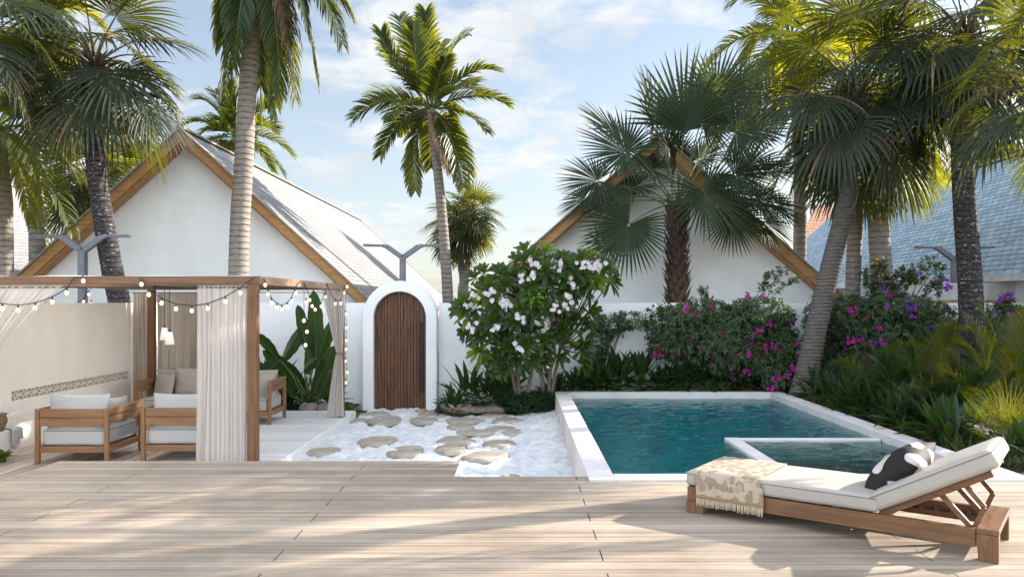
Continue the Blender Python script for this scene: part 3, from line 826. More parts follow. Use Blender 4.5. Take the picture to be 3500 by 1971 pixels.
# pendant lamp
root = thing('pendant_lamp', (-4.30, 11.4, 1.2), 'two lit white cone shades on black cords inside the pergola', 'lamp')
for px, py, Y in ((414, 838, 11.3), (427, 849, 11.1)):
    c = at(px, py, Y)
    m = MB(); m.lathe(c, [(.030, .085), (.034, .085), (.066, -.088), (.060, -.088), (.028, .08)], 20); m.lathe(c, [(.001, .086), (.032, .085)], 20)
    sh = part('lamp_shade', m, M['shade'], root, smooth=True)
    m = MB(); m.tube([c + Vector((0, 0, .085)), Vector((c.x, c.y, 2.23))], .004, 5); m.lathe(c, [(.012, .12), (.014, .085)], 8)
    part('cord', m, M['cord'], root)
m = MB(); c = at(425, 880, 11.1); m.tube([c, at(425, 925, 11.1)], .003, 5); part('pull_wire', m, M['cord'], root)

# plastered bench, basket, cloth, sprig
m = MB(); m.box(-6.295, -6.075, 8.6, 9.66, .15, .48); 
single('plaster_bench', m, M['wallwarm'], 'low plastered bench block against the side wall at the left edge', 'bench', bev=.012)
bc = Vector((-6.165, 9.33, .482))
basket = thing('wicker_basket', bc, 'round coiled wicker basket standing on the plaster bench', 'basket')
m = MB()
for k in range(9):
    r = .085 + .03 * math.sin(k / 8 * PI * .8) + .010 * (k / 8); z = .012 + k * .021
    pts = [bc + Vector((math.cos(a) * r * (1 + .03 * math.sin(5 * a + k)), math.sin(a) * r, z + .004 * math.sin(3 * a + k * 2))) for a in [2 * PI * j / 28 for j in range(29)]]
    m.tube(pts, .0125, 6, False)
m.lathe(bc, [(.001, .012), (.085, .012)], 24)
part('weave', m, M['wicker'], basket, smooth=True)
m = MB()
random.seed(3)
for k in range(22):
    a = random.uniform(0, 2 * PI); r = random.uniform(.07, .115); p = bc + Vector((math.cos(a) * r, math.sin(a) * r, .19 + random.uniform(-.02, .03)))
    q = p + Vector((math.cos(a + 1.4) * .10, math.sin(a + 1.4) * .10, random.uniform(-.02, .02))); m.tube([p, (p + q) / 2 + Vector((0, 0, .012)), q], .005, 5)
part('rim_twigs', m, M['wicker'], basket)
def clothfn(u, v):
    x = -6.27 + .20 * min(1, v / .45) + (.012 + .018 * (1 + math.sin(u * 21))) * sm((v - .42) / .1)
    y = 9.47 + .17 * u + .03 * v * (u - .5)
    z = .492 + .006 * math.sin(u * 17) if v < .45 else .492 - (v - .45) * .36 * (1 + .25 * math.sin(u * 5))
    return Vector((x, y, z))
m = MB(); m.grid(clothfn, 40, 30)
single('draped_cloth', m, M['grey_cloth'], 'pale grey cloth draped over the end of the plaster bench', 'cloth', smooth=True)
# ------------------------------------------------------------------ string lights
def make_bulb_meshes():
    m = MB(); m.lathe((0, 0, 0), [(.0085, -.018), (.016, -.026), (.0235, -.042), (.024, -.052), (.018, -.068), (.007, -.076), (.0001, -.077)], 12)
    a = mkmesh('bulb', m, M['bulb'], smooth=True)
    m = MB(); m.lathe((0, 0, 0), [(.0001, .018), (.009, .016), (.0105, .0), (.0105, -.020), (.0001, -.020)], 8)
    return a, mkmesh('socket', m, M['cord'], smooth=True)
BULB, SOCK = make_bulb_meshes()
def string_light(label, pts, bulbs, group='strings of warm bulbs on the pergola', r=.0055, bs=1.0):
    """pts: cord polyline (world); bulbs: list of world positions where sockets hang"""
    root = thing('string_light', pts[0], label, 'string light', group)
    m = MB(); fine = []
    for i in range(len(pts) - 1):
        p0 = pts[max(0, i - 1)]; p1 = pts[i]; p2 = pts[i + 1]; p3 = pts[min(len(pts) - 1, i + 2)]
        for k in range(4):
            t = k / 4
            fine.append(.5 * ((2 * p1) + (p2 - p0) * t + (2 * p0 - 5 * p1 + 4 * p2 - p3) * t * t + (3 * p1 - p0 - 3 * p2 + p3) * t ** 3))
    fine.append(pts[-1]); m.tube(fine, r, 6)
    part('cord', m, M['cord'], root, smooth=True)
    for b in bulbs:
        for me, nm in ((SOCK, 'socket'), (BULB, 'bulb')):
            o = bpy.data.objects.new(nm, me); COL.objects.link(o); o.parent = root; o.location = b - Vector(root.location); o.scale = (bs * .88, bs * .88, bs * .9)
            o.rotation_euler = (random.uniform(-.12, .12), random.uniform(-.12, .12), 0)
def c1(x, y, Y): return at(x * .3856, 647.7 + y * .3856, Y)      # crop helper
def c2(x, y, Y): return at(515.2 + x * .3855, 647.7 + y * .3856, Y)
YF = PYF - .075
b1 = [(-160, 250), (-75, 290), (15, 318), (118, 328), (230, 313), (340, 275), (437, 216), (540, 138)]
string_light('bulb string drooping across the curtain at the left edge of the pergola front',
             [c1(x, y - 22, YF) for x, y in [(-240, 190)] + b1[:-1]] + [c1(480, 131, YF), c1(545, 128, YF)], [c1(x, y - 14, YF) for x, y in b1])
b2 = [(922, 158), (970, 226), (1055, 281), (1147, 318), (1251, 330), (1357, 315), (1470, 271), (1566, 213)]
string_light('bulb string drooping in a long curve to the front right pergola post',
             [c1(905, 132, YF)] + [c1(x, y - 20, YF) for x, y in b2] + [c1(1660, 124, YF)], [c1(x, y - 12, YF) for x, y in b2])
def side(x, y):        # points on the plane of the right side beam (X = const)
    px = 515.2 + x * .3855; X = PXR + .075; Y = X * F / (px - VX)
    return at(px, 647.7 + y * .3856, Y)
b3 = [(393, 165), (413, 226), (435, 281), (470, 313), (502, 325), (538, 309), (567, 272), (590, 220)]
string_light('bulb string in a small swag on the front half of the side beam',
             [side(345, 260), side(378, 150)] + [side(x, y - 20) for x, y in b3] + [side(622, 152)], [side(x, y - 12) for x, y in b3], bs=.95)
b4 = [(661, 280), (683, 266), (700, 305), (718, 328), (757, 308), (787, 246)]
string_light('bulb string in a small swag on the middle of the side beam',
             [side(645, 155)] + [side(x, y - 20) for x, y in b4[1:]] + [side(797, 165)], [side(x, y - 12) for x, y in b4], bs=1.0)
b5 = [(853, 292), (887, 290), (907, 222)]
string_light('short bulb string at the far end of the side beam',
             [side(797, 168), side(825, 238)] + [side(x, y - 20) for x, y in b5] + [side(912, 176)], [side(x, y - 12) for x, y in b5], bs=1.05)
b6 = [(648, 385), (668, 458), (658, 545)]
string_light('vertical bulb string of three bulbs hanging before the big banana leaves',
             [side(647, 160), side(648, 300)] + [side(x, y - 5) for x, y in b6], [side(x, y) for x, y in b6], bs=1.1, r=.004)
b7 = [(930, 170), (920, 348), (922, 437), (922, 520), (920, 577), (918, 655), (928, 727), (920, 795)]
string_light('long vertical bulb string hanging beside the tied curtain',
             [at(515.2 + x * .3855, 647.7 + y * .3856, 12.9) for x, y in [(930, 170), (920, 250)] + b7[1:] + [(920, 850)]],
             [at(515.2 + x * .3855, 647.7 + y * .3856, 12.9) for x, y in b7], bs=1.05, r=.004)
string_light('short bulb string at the back of the pergola before the twin-arm lamp',
             [c1(600, 195, 12.7), c1(580, 215, 12.7), c1(548, 262, 12.7), c1(510, 288, 12.7), c1(470, 303, 12.7)], [c1(580, 218, 12.7), c1(545, 266, 12.7), c1(597, 280, 12.7)], bs=1.1, r=.005)

# ------------------------------------------------------------------ lounger
LA = Vector((1.277, 6.07, DZ)); LAN = R(-36.5)
lg = thing('sun_lounger', LA, 'low teak sun lounger with cream mattress and raised backrest on the deck', 'sun lounger', None, LAN)
Wd, Ln = .68, 2.05
for y0 in (0, Wd - .05):
    m = MB(); m.box(.003, Ln - .125, y0, y0 + .048, .085, .195); part('side_rail', m, M['lteak_x'], lg, True, bev=.004)
for y0 in (-.004, Wd - .056):
    m = MB(); m.box(-.004, .135, y0, y0 + .06, 0, .084); part('leg', m, M['lteak_z'], lg, True, bev=.004)
for y0, y1 in ((-.006, .075), (Wd - .075, Wd + .006)):
    m = MB(); m.prism([(Ln - .11, y0, 0), (Ln, y0, 0), (Ln, y0, .168), (Ln - .12, y0, .168)], (0, y1 - y0, 0)); part('leg', m, M['lteak_z'], lg, True, bev=.004)
m = MB(); m.box(Ln - .122, Ln + .002, -.006, Wd + .006, .169, .203); part('head_beam', m, M['lteak_y'], lg, True, bev=.004)
m = MB(); m.box(-.004, .05, .049, Wd - .052, .087, .194); part('foot_beam', m, M['lteak_y'], lg, True, bev=.004)
m = MB()
for k in range(11): m.box(.10 + k * .125, .17 + k * .125, .049, Wd - .051, .165, .190)
part('slats', m, M['lteak_y'], lg, True)
for y0 in (.049, Wd - .075):
    m = MB(); m.box(1.45, Ln - .125, y0, y0 + .025, .10, .135)
    for k in range(5): m.box(1.50 + k * .10, 1.53 + k * .10, y0, y0 + .025, .1355, .168)
    part('ratchet_rail', m, M['lteak_x'], lg, True)
an = R(28.6); hx, hz = 1.35, .205
BT = Matrix.Translation((hx, 0, hz)) @ Matrix.Rotation(-an, 4, 'Y')
m = MB()
for y0 in (.055, Wd - .10): m.box(.0, .74, y0, y0 + .045, -.045, -.004, 0, BT)
m.box(.69, .735, .101, Wd - .101, -.042, -.006, 0, BT)
for k in range(6): m.box(.03 + k * .115, .09 + k * .115, .101, Wd - .101, -.026, -.008, 0, BT)
part('backrest_frame', m, M['lteak_x'], lg, True, bev=.003)
for y0 in (.10, Wd - .12):
    a = BT @ Vector((.40, y0, -.045)); b_ = BT @ Vector((.56, y0, -.045))
    m = MB(); m.bar(a, (a.x + .20, y0, .14), .025, .032); m.bar(b_, (b_.x + .10, y0, b_.z - .12), .025, .03); m.bar((b_.x + .10, y0, b_.z - .12), (b_.x + .03, y0, .14), .025, .03)
    part('prop_strut', m, M['lteak_x'], lg, True)
T = Matrix.Translation((.677, Wd / 2, .255))
m = MB(); rbox(m, .69, Wd / 2 + .005, .055, .034, 14, .012, 0, T, 2, .003); mt = part('mattress', m, M['fabric'], lg, True, True)
m = MB(); piping(m, .69, Wd / 2 + .005, .05, .034, T, .0028); part('piping', m, M['piping'], mt, True, True)
T = BT @ Matrix.Translation((.405, Wd / 2, .058))
m = MB(); rbox(m, .405, Wd / 2 + .005, .058, .036, 12, .014, 0, T, 8, .003); bk = part('back_cushion', m, M['fabric'], lg, True, True)
m = MB(); piping(m, .405, Wd / 2 + .005, .053, .036, T, .0028); part('piping', m, M['piping'], bk, True, True)
LM = Matrix.Translation(LA) @ Matrix.Rotation(LAN, 4, 'Z')
# scatter cushion
T = LM @ Matrix.Translation((1.42, .38, .43)) @ Matrix.Rotation(R(-10), 4, 'Z') @ Matrix.Rotation(R(-40), 4, 'Y') @ Matrix.Rotation(R(10), 4, 'X')
m = MB(); pillow(m, .235, .24, .125, T, 4, 30)
single('scatter_cushion', m, M['cow'], 'black and white cowhide print cushion leaning on the lounger backrest', 'cushion', smooth=True)
# throw: drapes over near side
throw = thing('throw_blanket', LM @ Vector((.34, .3, .31)), 'fringed leaf-print throw draped across the foot of the sun lounger', 'throw')
x0t, x1t = .085, .60; top = .331
path = [(Wd - .02, top - .006), (Wd * .75, top + .004), (Wd * .5, top + .006), (Wd * .25, top + .003), (.05, top - .004), (.012, top - .014), (-.010, top - .04), (-.016, top - .09), (-.018, top - .14), (-.02, top - .20)]
def thf(u, v):
    t = v * (len(path) - 1); i = min(len(path) - 2, int(t)); f = t - i
    y = path[i][0] * (1 - f) + path[i + 1][0] * f; z = path[i][1] * (1 - f) + path[i + 1][1] * f
    x = x0t + (x1t - x0t) * u - .05 * (1 - v) + .008 * math.sin(v * 9)
    if y < .0: y -= .007 * (1 + math.sin(u * 19 + 1)) * min(1, (top - z) / .1)
    z += .003 * noise.noise(Vector((u * 7, v * 7, 1)))
    return LM @ Vector((x, y, z))
m = MB(); m.grid(thf, 70, 60); o = part('cloth', m, M['throw'], throw, smooth=True); md = o.modifiers.new('thick', 'SOLIDIFY'); md.thickness = .005; md.offset = 1
m = MB(); m.grid(lambda u, v: thf(u, .965 + .035 * v) + (LM.to_3x3() @ Vector((0, -.004, 0))), 70, 4); o = part('border_band', m, M['gold'], throw, smooth=True); md = o.modifiers.new('thick', 'SOLIDIFY'); md.thickness = .004
m = MB()
random.seed(5)
for k in range(46):
    p = thf((k + .5) / 46, 1.0); q = p + Vector((random.uniform(-.004, .004), random.uniform(-.004, .004), -.06 - random.uniform(0, .012)))
    m.tube([p, (p + q) / 2 + Vector((random.uniform(-.003, .003), 0, 0)), q], [.0045, .0055, .005], 5)
part('fringe', m, M['fringe'], throw, smooth=True)

# ------------------------------------------------------------------ stepping stones and edging rocks
def slab(cx, cy, rx, ry, seed, name, mat, label, cat, group, z0=0, h=.05, base=-.02):
    rng = random.Random(seed); n = 36; ph = [rng.uniform(0, 6.28) for _ in range(5)]
    def rad(a): return 1 + .09 * math.sin(2 * a + ph[0]) + .07 * math.sin(3 * a + ph[1]) + .04 * math.sin(5 * a + ph[2]) + .02 * math.sin(9 * a + ph[3])
    m = MB(); rings = [(1.0, -.06), (1.02, .2), (.98, .62), (.93, .88), (.82, 1.0), (.45, 1.02), (.02, 1.0)]
    vs = []; 
    for r, zz in rings:
        for k in range(n):
            a = 2 * PI * k / n; q = rad(a) * r
            x = cx + rx * q * math.cos(a); y = cy + ry * q * math.sin(a)
            vs.append((x, y, z0 + base + (h - base) * zz + .012 * noise.noise(Vector((x * 5, y * 5, seed))) * (zz > .5)))
    fs = [(i * n + k, i * n + (k + 1) % n, (i + 1) * n + (k + 1) % n, (i + 1) * n + k) for i in range(len(rings) - 1) for k in range(n)]
    fs.append(tuple(range((len(rings) - 1) * n, len(rings) * n)))
    m.add(vs, fs)
    return single(name, m, mat, label, cat, group, True)
ST = [(730, 122, 250, 42, 'narrow flat stone at the left foot of the arched gate'),
      (560, 176, 210, 50, 'flat stone tucked against the corner of the terrace step'),
      (810, 182, 310, 80, 'broad flat stone just in front of the left half of the gate'),
      (1250, 120, 300, 50, 'flat stone at the right foot of the arched gate'),
      (1150, 178, 230, 65, 'jagged flat stone below the one at the right foot of the gate'),
      (1515, 180, 310, 50, 'oval flat stone in the second row, in front of the edging rocks'),
      (1775, 135, 230, 45, 'flat stone touching the low bush below the edging rocks'),
      (1890, 182, 280, 45, 'flat stone beside the low bush, nearest the pool wall in the back row'),
      (1480, 235, 240, 55, 'rounded flat stone at the left end of the third row'),
      (1860, 246, 310, 42, 'long thin grey flat stone at the right of the third row'),
      (1640, 288, 350, 45, 'long thin flat stone in the middle of the path'),
      (1935, 290, 210, 55, 'short pale flat stone right of the long thin middle one'),
      (740, 363, 330, 80, 'pale flat stone alone in the sunlit left half of the sand'),
      (1440, 350, 310, 80, 'lemon-shaped flat stone above the thick rounded one'),
      (1830, 382, 290, 70, 'half shaded flat stone above the big dark front one'),
      (270, 445, 310, 85, 'pale flat stone beside the terrace edge, leftmost of all'),
      (1000, 448, 340, 105, 'big pale flat stone near the deck edge, left of centre'),
      (1405, 430, 270, 105, 'thick rounded flat stone near the deck edge, centre'),
      (1720, 492, 390, 100, 'biggest and darkest flat stone, in front at the right'),
      (1915, 672, 160, 30, 'small flat stone peeping out behind the deck edge notch'),
      (1130, 96, 100, 18, 'smallest flat stone at the sill of the gate')]
for i, (x, y, w_, h_, lb) in enumerate(ST):
    px = 736 + x * .2857; py = 1001 + y * .2857
    Yn = 1.95 * F / (py + h_ * .2857 / 2 - VY); Yf = 1.95 * F / (py - h_ * .2857 / 2 - VY); Y = (Yn + Yf) / 2
    X = (px - VX) * Y / F; rx = w_ * .2857 * Y / F / 2; ry = (Yf - Yn) / 2 * .95
    rx = min(rx, X + 2.86 + rx * .25) if X < -2.3 else rx
    slab(X, Y, rx * 1.0, ry * 1.0, i + 3, 'stepping_stone', M['stone'], lb, 'stepping stone', 'flat stepping stones in the white sand', sandz(X, Y) * .5 + .012, .03)
RK = [(1133, 1018, 24, 10, 'small brown edging rock, leftmost beside the gate'), (1167, 1020, 24, 11, 'rounded edging rock, second from the gate'), (1203, 1023, 28, 8, 'low flat edging rock, third from the gate'),
      (1244, 1023, 30, 9, 'pinkish edging rock beside the low bush'), (779, 1024, 26, 13, 'grey rock under the banana leaves behind the terrace, left'), (828, 1024, 30, 13, 'low grey rock behind the tied curtain')]
for i, (px, py, rx, rz_, lb) in enumerate(RK):
    Y = 14.0 if px > 1000 else 13.75; c = at(px, py, Y); k = Y / F; rng = random.Random(i)
    m = MB()
    def f(u, v, c=c, rx=rx * k, rz=rz_ * k * 1.3, i=i):
        th = 2 * PI * u; ph = PI * v; d_ = Vector((math.cos(th) * math.sin(ph), math.sin(th) * math.sin(ph), math.cos(ph)))
        q = 1 + .22 * noise.noise(d_ * 1.6 + Vector((i * 5, 0, 0))) + .07 * noise.noise(d_ * 5)
        d_ = Vector([math.copysign(abs(t) ** .8, t) for t in d_])
        return Vector((c.x + d_.x * rx * q, c.y + d_.y * .2 * q, c.z - .03 + d_.z * rz * q))
    m.grid(f, 24, 14)
    single('edging_rock', m, M['rock'], lb, 'rock', 'rocks edging the planting', True)
# ------------------------------------------------------------------ foliage builders
UP = Vector((0, 0, 1))
def fan_leaf(m, hub, fwd, nrm, Rr, n=34, spread=150, split=.45, g=.12, fold=.35, rng=random, cup=.12, wide=.82, st=(.03, .2, .42, .62, .8, 1.0)):
    fwd = fwd.normalized(); nrm = (nrm - fwd * nrm.dot(fwd)).normalized(); side = fwd.cross(nrm)
    dth = 2 * R(spread) / n
    for i in range(n):
        th = -R(spread) + (i + .5) * dth
        d = (fwd * math.cos(th) + side * math.sin(th)) + nrm * (cup + rng.uniform(-.05, .05))
        d.normalize()
        L = Rr * (.74 + .26 * math.cos(th * .62)) * rng.uniform(.93, 1.05)
        gg = g * rng.uniform(.7, 1.3)
        p = hub.copy(); pts = []; ws = []; sd = []; nr = []; t0 = 0
        wmax = split * L * math.tan(dth / 2) * 1.06 * wide
        for t in st:
            p = p + d * (L * (t - t0)); 
            s_ = d.cross(nrm)
            if s_.length < 1e-3: s_ = side.copy()
            s_.normalize(); n_ = s_.cross(d).normalized()
            pts.append(p.copy()); sd.append(s_); nr.append(n_)
            ws.append(t * L * math.tan(dth / 2) * 1.06 * wide if t <= split else (0 if t >= 1 else wmax * (1 - (t - split) / (1 - split)) ** .75))
            d = (d + Vector((0, 0, -gg * (t - t0) * 5 * (.3 + t)))).normalized(); t0 = t
        m.ribbon(pts, ws, sd, nr, fold)
def curve_pts(a, c, b, n):
    return [a * (1 - t) ** 2 + c * 2 * t * (1 - t) + b * t * t for t in [k / n for k in range(n + 1)]]
def fan_crown(m, mp, cen, n, Rr, pet, g, rng, emin=-35, emax=75, seg=32, spread=125, az0=0, squash=1.0, petr=.016, skip=None):
    for i in range(n):
        az = az0 + i * 2.39996 + rng.uniform(-.2, .2)
        f = (i + .5) / n
        el = R(emax + (emin - emax) * f ** .85) + rng.uniform(-.1, .1)
        d = Vector((math.cos(az) * math.cos(el), math.sin(az) * math.cos(el) * squash, math.sin(el)))
        pl = pet * rng.uniform(.8, 1.15)
        base = cen + Vector((d.x * .08, d.y * .08, -.35 * f + .15))
        hub = base + d * pl + Vector((0, 0, -.12 * pl * f))
        mid = base + d * pl * .5 + Vector((0, 0, .14 * pl))
        mp.tube(curve_pts(base, mid, hub, 5), [petr * 1.5, petr * 1.2, petr, petr * .9, petr * .8, petr * .7], 5, False)
        fwd = (hub - mid).normalized() + Vector((0, 0, -.25 - .35 * f))
        nrm = UP * .9 + Vector((-d.x, -d.y, 0)) * (-.15) + Vector((rng.uniform(-.3, .3), rng.uniform(-.3, .3), 0))
        if abs(fwd.normalized().dot(nrm.normalized())) > .9: nrm = Vector((d.x, d.y, .2))
        fan_leaf(m, hub, fwd, nrm, Rr * rng.uniform(.85, 1.1), seg, spread, .48, g * (.6 + .7 * f), .35, rng)
def frond(m, mp, a, c, b, n=36, ll=.5, w=.02, g=.15, rng=random, v=.25, t0=.14, rr=.016, ang=(62, 28), prof=.55):
    N = 16; P = curve_pts(a, c, b, N)
    mp.tube(P, [rr * (1.6 - 1.4 * k / N) for k in range(N + 1)], 5, False)
    tw = rng.uniform(-.35, .35)
    for i in range(n):
        t = t0 + (1 - t0) * (i + rng.uniform(0, .5)) / n
        x = t * N; k = min(N - 1, int(x)); f = x - k
        p = P[k].lerp(P[k + 1], f); d = (P[k + 1] - P[k]).normalized()
        s_ = d.cross(UP)
        if s_.length < .15: s_ = Vector((math.cos(tw * 9), math.sin(tw * 9), 0))
        s_.normalize(); u = s_.cross(d).normalized()
        L = ll * (math.sin(PI * (.14 + .80 * t)) ** prof) * rng.uniform(.88, 1.08)
        an_ = R(ang[0] + (ang[1] - ang[0]) * t)
        for sg in (-1, 1):
            dd = (d * math.cos(an_) + s_ * sg * math.sin(an_) + u * (v + rng.uniform(-.12, .12) + tw * sg)).normalized()
            q = p.copy(); pts = [q.copy()]; ws = [w * .5]; sds = []; nrs = []
            z_ = dd.cross(u).normalized() if dd.cross(u).length > 1e-3 else s_
            for j, (dt, wf) in enumerate(((.25, 1), (.3, .9), (.25, .6), (.2, 0))):
                sds.append(z_); nrs.append(z_.cross(dd).normalized())
                q = q + dd * (L * dt); pts.append(q.copy()); ws.append(w * wf)
                dd = (dd + Vector((0, 0, -g * (j + 1) * .6 * rng.uniform(.7, 1.3)))).normalized()
            sds.append(z_); nrs.append(z_.cross(dd).normalized())
            m.ribbon(pts, ws, sds, nrs, .3)
def feather_crown(m, mp, cen, n, Lf, rng, ll=.5, w=.022, emin=-50, emax=80, g=.15, sag=.35, squash=1.0, seg=34, az0=0, v=.25):
    for i in range(n):
        f = (i + .5) / n; az = az0 + i * 2.39996 + rng.uniform(-.25, .25); el = R(emax + (emin - emax) * f)
        d = Vector((math.cos(az) * math.cos(el), math.sin(az) * math.cos(el) * squash, math.sin(el)))
        L = Lf * rng.uniform(.85, 1.12)
        c = cen + d * L * .55 + UP * (.14 * L); b = cen + d * L * .92 + Vector((0, 0, -sag * L * (.35 + math.cos(el) * .9)))
        frond(m, mp, cen + d * .06, c, b, seg, ll, w, g, rng, v)
def trunk(m, pts, r0, r1, ring=.115, amp=.035, n=16, flare=0, cone=0):
    """smooth spline through points with ring geometry"""
    P = [Vector(p) for p in pts]; fine = []
    for i in range(len(P) - 1):
        p0 = P[max(0, i - 1)]; p1 = P[i]; p2 = P[i + 1]; p3 = P[min(len(P) - 1, i + 2)]
        seg = max(2, int((p2 - p1).length / (ring / 4)))
        for k in range(seg):
            t = k / seg
            fine.append(.5 * ((2 * p1) + (p2 - p0) * t + (2 * p0 - 5 * p1 + 4 * p2 - p3) * t * t + (3 * p1 - p0 - 3 * p2 + p3) * t ** 3))
    fine.append(P[-1]); N = len(fine); z0 = fine[0].z; z1 = fine[-1].z
    rr = []
    for p in fine:
        f = (p.z - z0) / (z1 - z0); r = r0 + (r1 - r0) * f
        r *= 1 + flare * max(0, 1 - f * 6) ** 2
        ph = ((p.z) / ring) % 1
        r *= 1 + amp * (1 - ph) + .012 * noise.noise(Vector((p.z * 3, 0, r0)))
        rr.append(r)
    m.tube(fine, rr, n)
def tree(name, label, base, cat='palm tree', group=None): return thing(name, base, label, cat, group)
def ground_pt(p, q, z=0):   # extrapolate from p->q down to height z
    p = Vector(p); q = Vector(q); t = (z - p.z) / (q.z - p.z); return p + (q - p) * t

def palm(name, label, tpx, Y, r0, r1, bmat, crown, group=None, ring=.115, amp=.035, dy=0, gz=-.05, flare=.3):
    pts = [at(x, y, Y) for x, y in tpx]
    if pts[0].z > gz + .1:
        d = pts[1] - pts[0]; b = Vector((pts[0].x - d.x / d.z * (pts[0].z - gz) * .55, Y, gz)); pts = [b] + pts
    root = tree(name, label, (pts[0].x, Y, gz), 'palm tree', group)
    m = MB(); trunk(m, pts, r0, r1, ring, amp, flare=flare); part('trunk', m, bmat, root, smooth=True)
    crown(root, pts[-1]); return root

# ---- left fan palm (dark drooping leaves)
def dark_crown(n, Rr, pet, g, seed, mat='fan_dark', seg=32, emin=-40, emax=75, dead=6, squash=.8, off=0, hr=.11):
    def f(root, top):
        rng = random.Random(seed); m = MB(); mp = MB()
        c = top + Vector((0, 0, off))
        fan_crown(m, mp, c, n, Rr, pet, g, rng, emin, emax, seg, 115, seed, squash)
        part('leaf_stalks', mp, M['petdark'], root, smooth=True); part('crown', m, M[mat], root)
        md = MB(); mq = MB()
        for k in range(dead):
            a = rng.uniform(0, 6.28); d = Vector((math.cos(a), math.sin(a), -.6)).normalized()
            h = c + d * pet * .55 - UP * .3
            mq.tube([c - UP * .2, (c + h) / 2, h], .014, 5, False)
            fan_leaf(md, h, Vector((d.x, d.y, -1.6)), Vector((d.x, d.y, .5)), Rr * .75, 20, 60, .3, .3, .4, rng)
        if dead:
            part('dead_leaves', md, M['dead'], root); part('dead_stalks', mq, M['husk'], root)
        mh = MB()
        for k in range(46):         # fibrous boots under the crown
            a = k * 2.4; z = -.75 + .95 * k / 46; p = c + Vector((math.cos(a) * hr, math.sin(a) * hr, z)); o_ = Vector((math.cos(a), math.sin(a), 1.1)).normalized()
            q = p + o_ * rng.uniform(.12, .26); mh.tube([p, (p + q) / 2 + Vector((math.cos(a), math.sin(a), 0)) * .015, q], [.028, .02, .008], 4)
        part('leaf_bases', mh, M['husk'], root)
    return f
palm('fan_palm', 'dark rough-trunked fan palm with drooping leaves, in front of the left gable', [(306, 860), (300, 760), (283, 680), (262, 560), (243, 430), (236, 310), (238, 165)], 13.4, .19, .135, M['bark_dark'],
     dark_crown(24, 1.2, .92, .25, 11, seg=36, emin=-42, emax=72), ring=.085, amp=.05)
palm('fan_palm', 'leaning grey fan palm with drooping dark leaves, rooted at the back corner of the pool', [(2012, 1015), (2022, 980), (2052, 830), (2092, 660), (2122, 540), (2140, 450), (2152, 235)], 13.55, .19, .125, M['bark_fine'],
     dark_crown(26, 1.25, 1.0, .30, 23, seg=36, emin=-50, emax=70), ring=.06, amp=.04, gz=.30)
palm('fan_palm', 'dark white-flecked fan palm with hanging leaves at the right, rooted among the bougainvillea', [(2452, 1000), (2448, 900), (2440, 700), (2426, 500), (2420, 330), (2428, 90)], 12.6, .195, .14, M['bark_dark'],
     dark_crown(24, 1.3, .9, .28, 37, seg=36, emin=-50, emax=75), ring=.085, amp=.05, gz=.30)

# ---- ringed feather palms
def feather(n, Lf, seed, mat='pin', ll=.5, w=.024, emin=-50, emax=80, g=.16, sag=.35, squash=.8, seg=34, shaft=True, v=.25):
    def f(root, top):
        rng = random.Random(seed); m = MB(); mp = MB()
        feather_crown(m, mp, top, n, Lf, rng, ll, w, emin, emax, g, sag, squash, seg, seed, v)
        part('leaf_stalks', mp, M['pet'], root, smooth=True); part('crown', m, M[mat], root)
    return f
def front_palm_crown(root, top):        # tall palm whose crown hangs from above the frame
    rng = random.Random(4); m = MB(); mp = MB(); Y0 = 15.6
    tips = [((565, 235), 15.2), ((600, 290), 16.2), ((655, 300), 16.6), ((705, 235), 15.0), ((745, 250), 15.9), ((800, 205), 15.3), ((560, 110), 16.4),
            ((860, 110), 15.0), ((880, 30), 16.0), ((590, 170), 14.9), ((690, 290), 16.8), ((520, -40), 15.6), ((770, 60), 14.7), ((640, 200), 16.9), ((830, 10), 16.7)]
    for (x, y), Y in tips:
        b = at(x, y, Y); a = top.copy(); h = max(.9, (top.z - b.z)); mid = Vector(((a.x + b.x * 2.2) / 3.2, (a.y + b.y * 2.2) / 3.2, a.z + .15))
        frond(m, mp, a, mid, b, 62, .74, .026, .30, rng, .05, .16, .02, (48, 22), .5)
    for k in range(8):
        a_ = k * .8; d = Vector((math.cos(a_), math.sin(a_), .9)); b = top + d * 1.5
        frond(m, mp, top, top + d * .9 + UP * .5, b, 36, .6, .024, .3, rng)
    part('leaf_stalks', mp, M['pet'], root, smooth=True); part('crown', m, M['pin'], root)
    md = MB(); mq = MB()
    for k, (x, y) in enumerate(((735, 200), (742, 230), (760, 120))):
        b = at(x, y, 15.1); frond(md, mq, top, Vector(((top.x + b.x * 2) / 3, b.y, top.z)), b, 30, .5, .012, .5, rng, 0, .25, .012, (40, 20))
    part('dead_leaves', md, M['dead'], root); part('dead_stalks', mq, M['husk'], root)
palm('feather_palm', 'tallest pale ringed palm rising past the left gable, its crown above the photo', [(600, 700), (604, 560), (614, 400), (622, 240), (632, 100), (640, 0), (655, -90)], 15.6, .205, .155, M['bark_ring'], front_palm_crown, ring=.125)

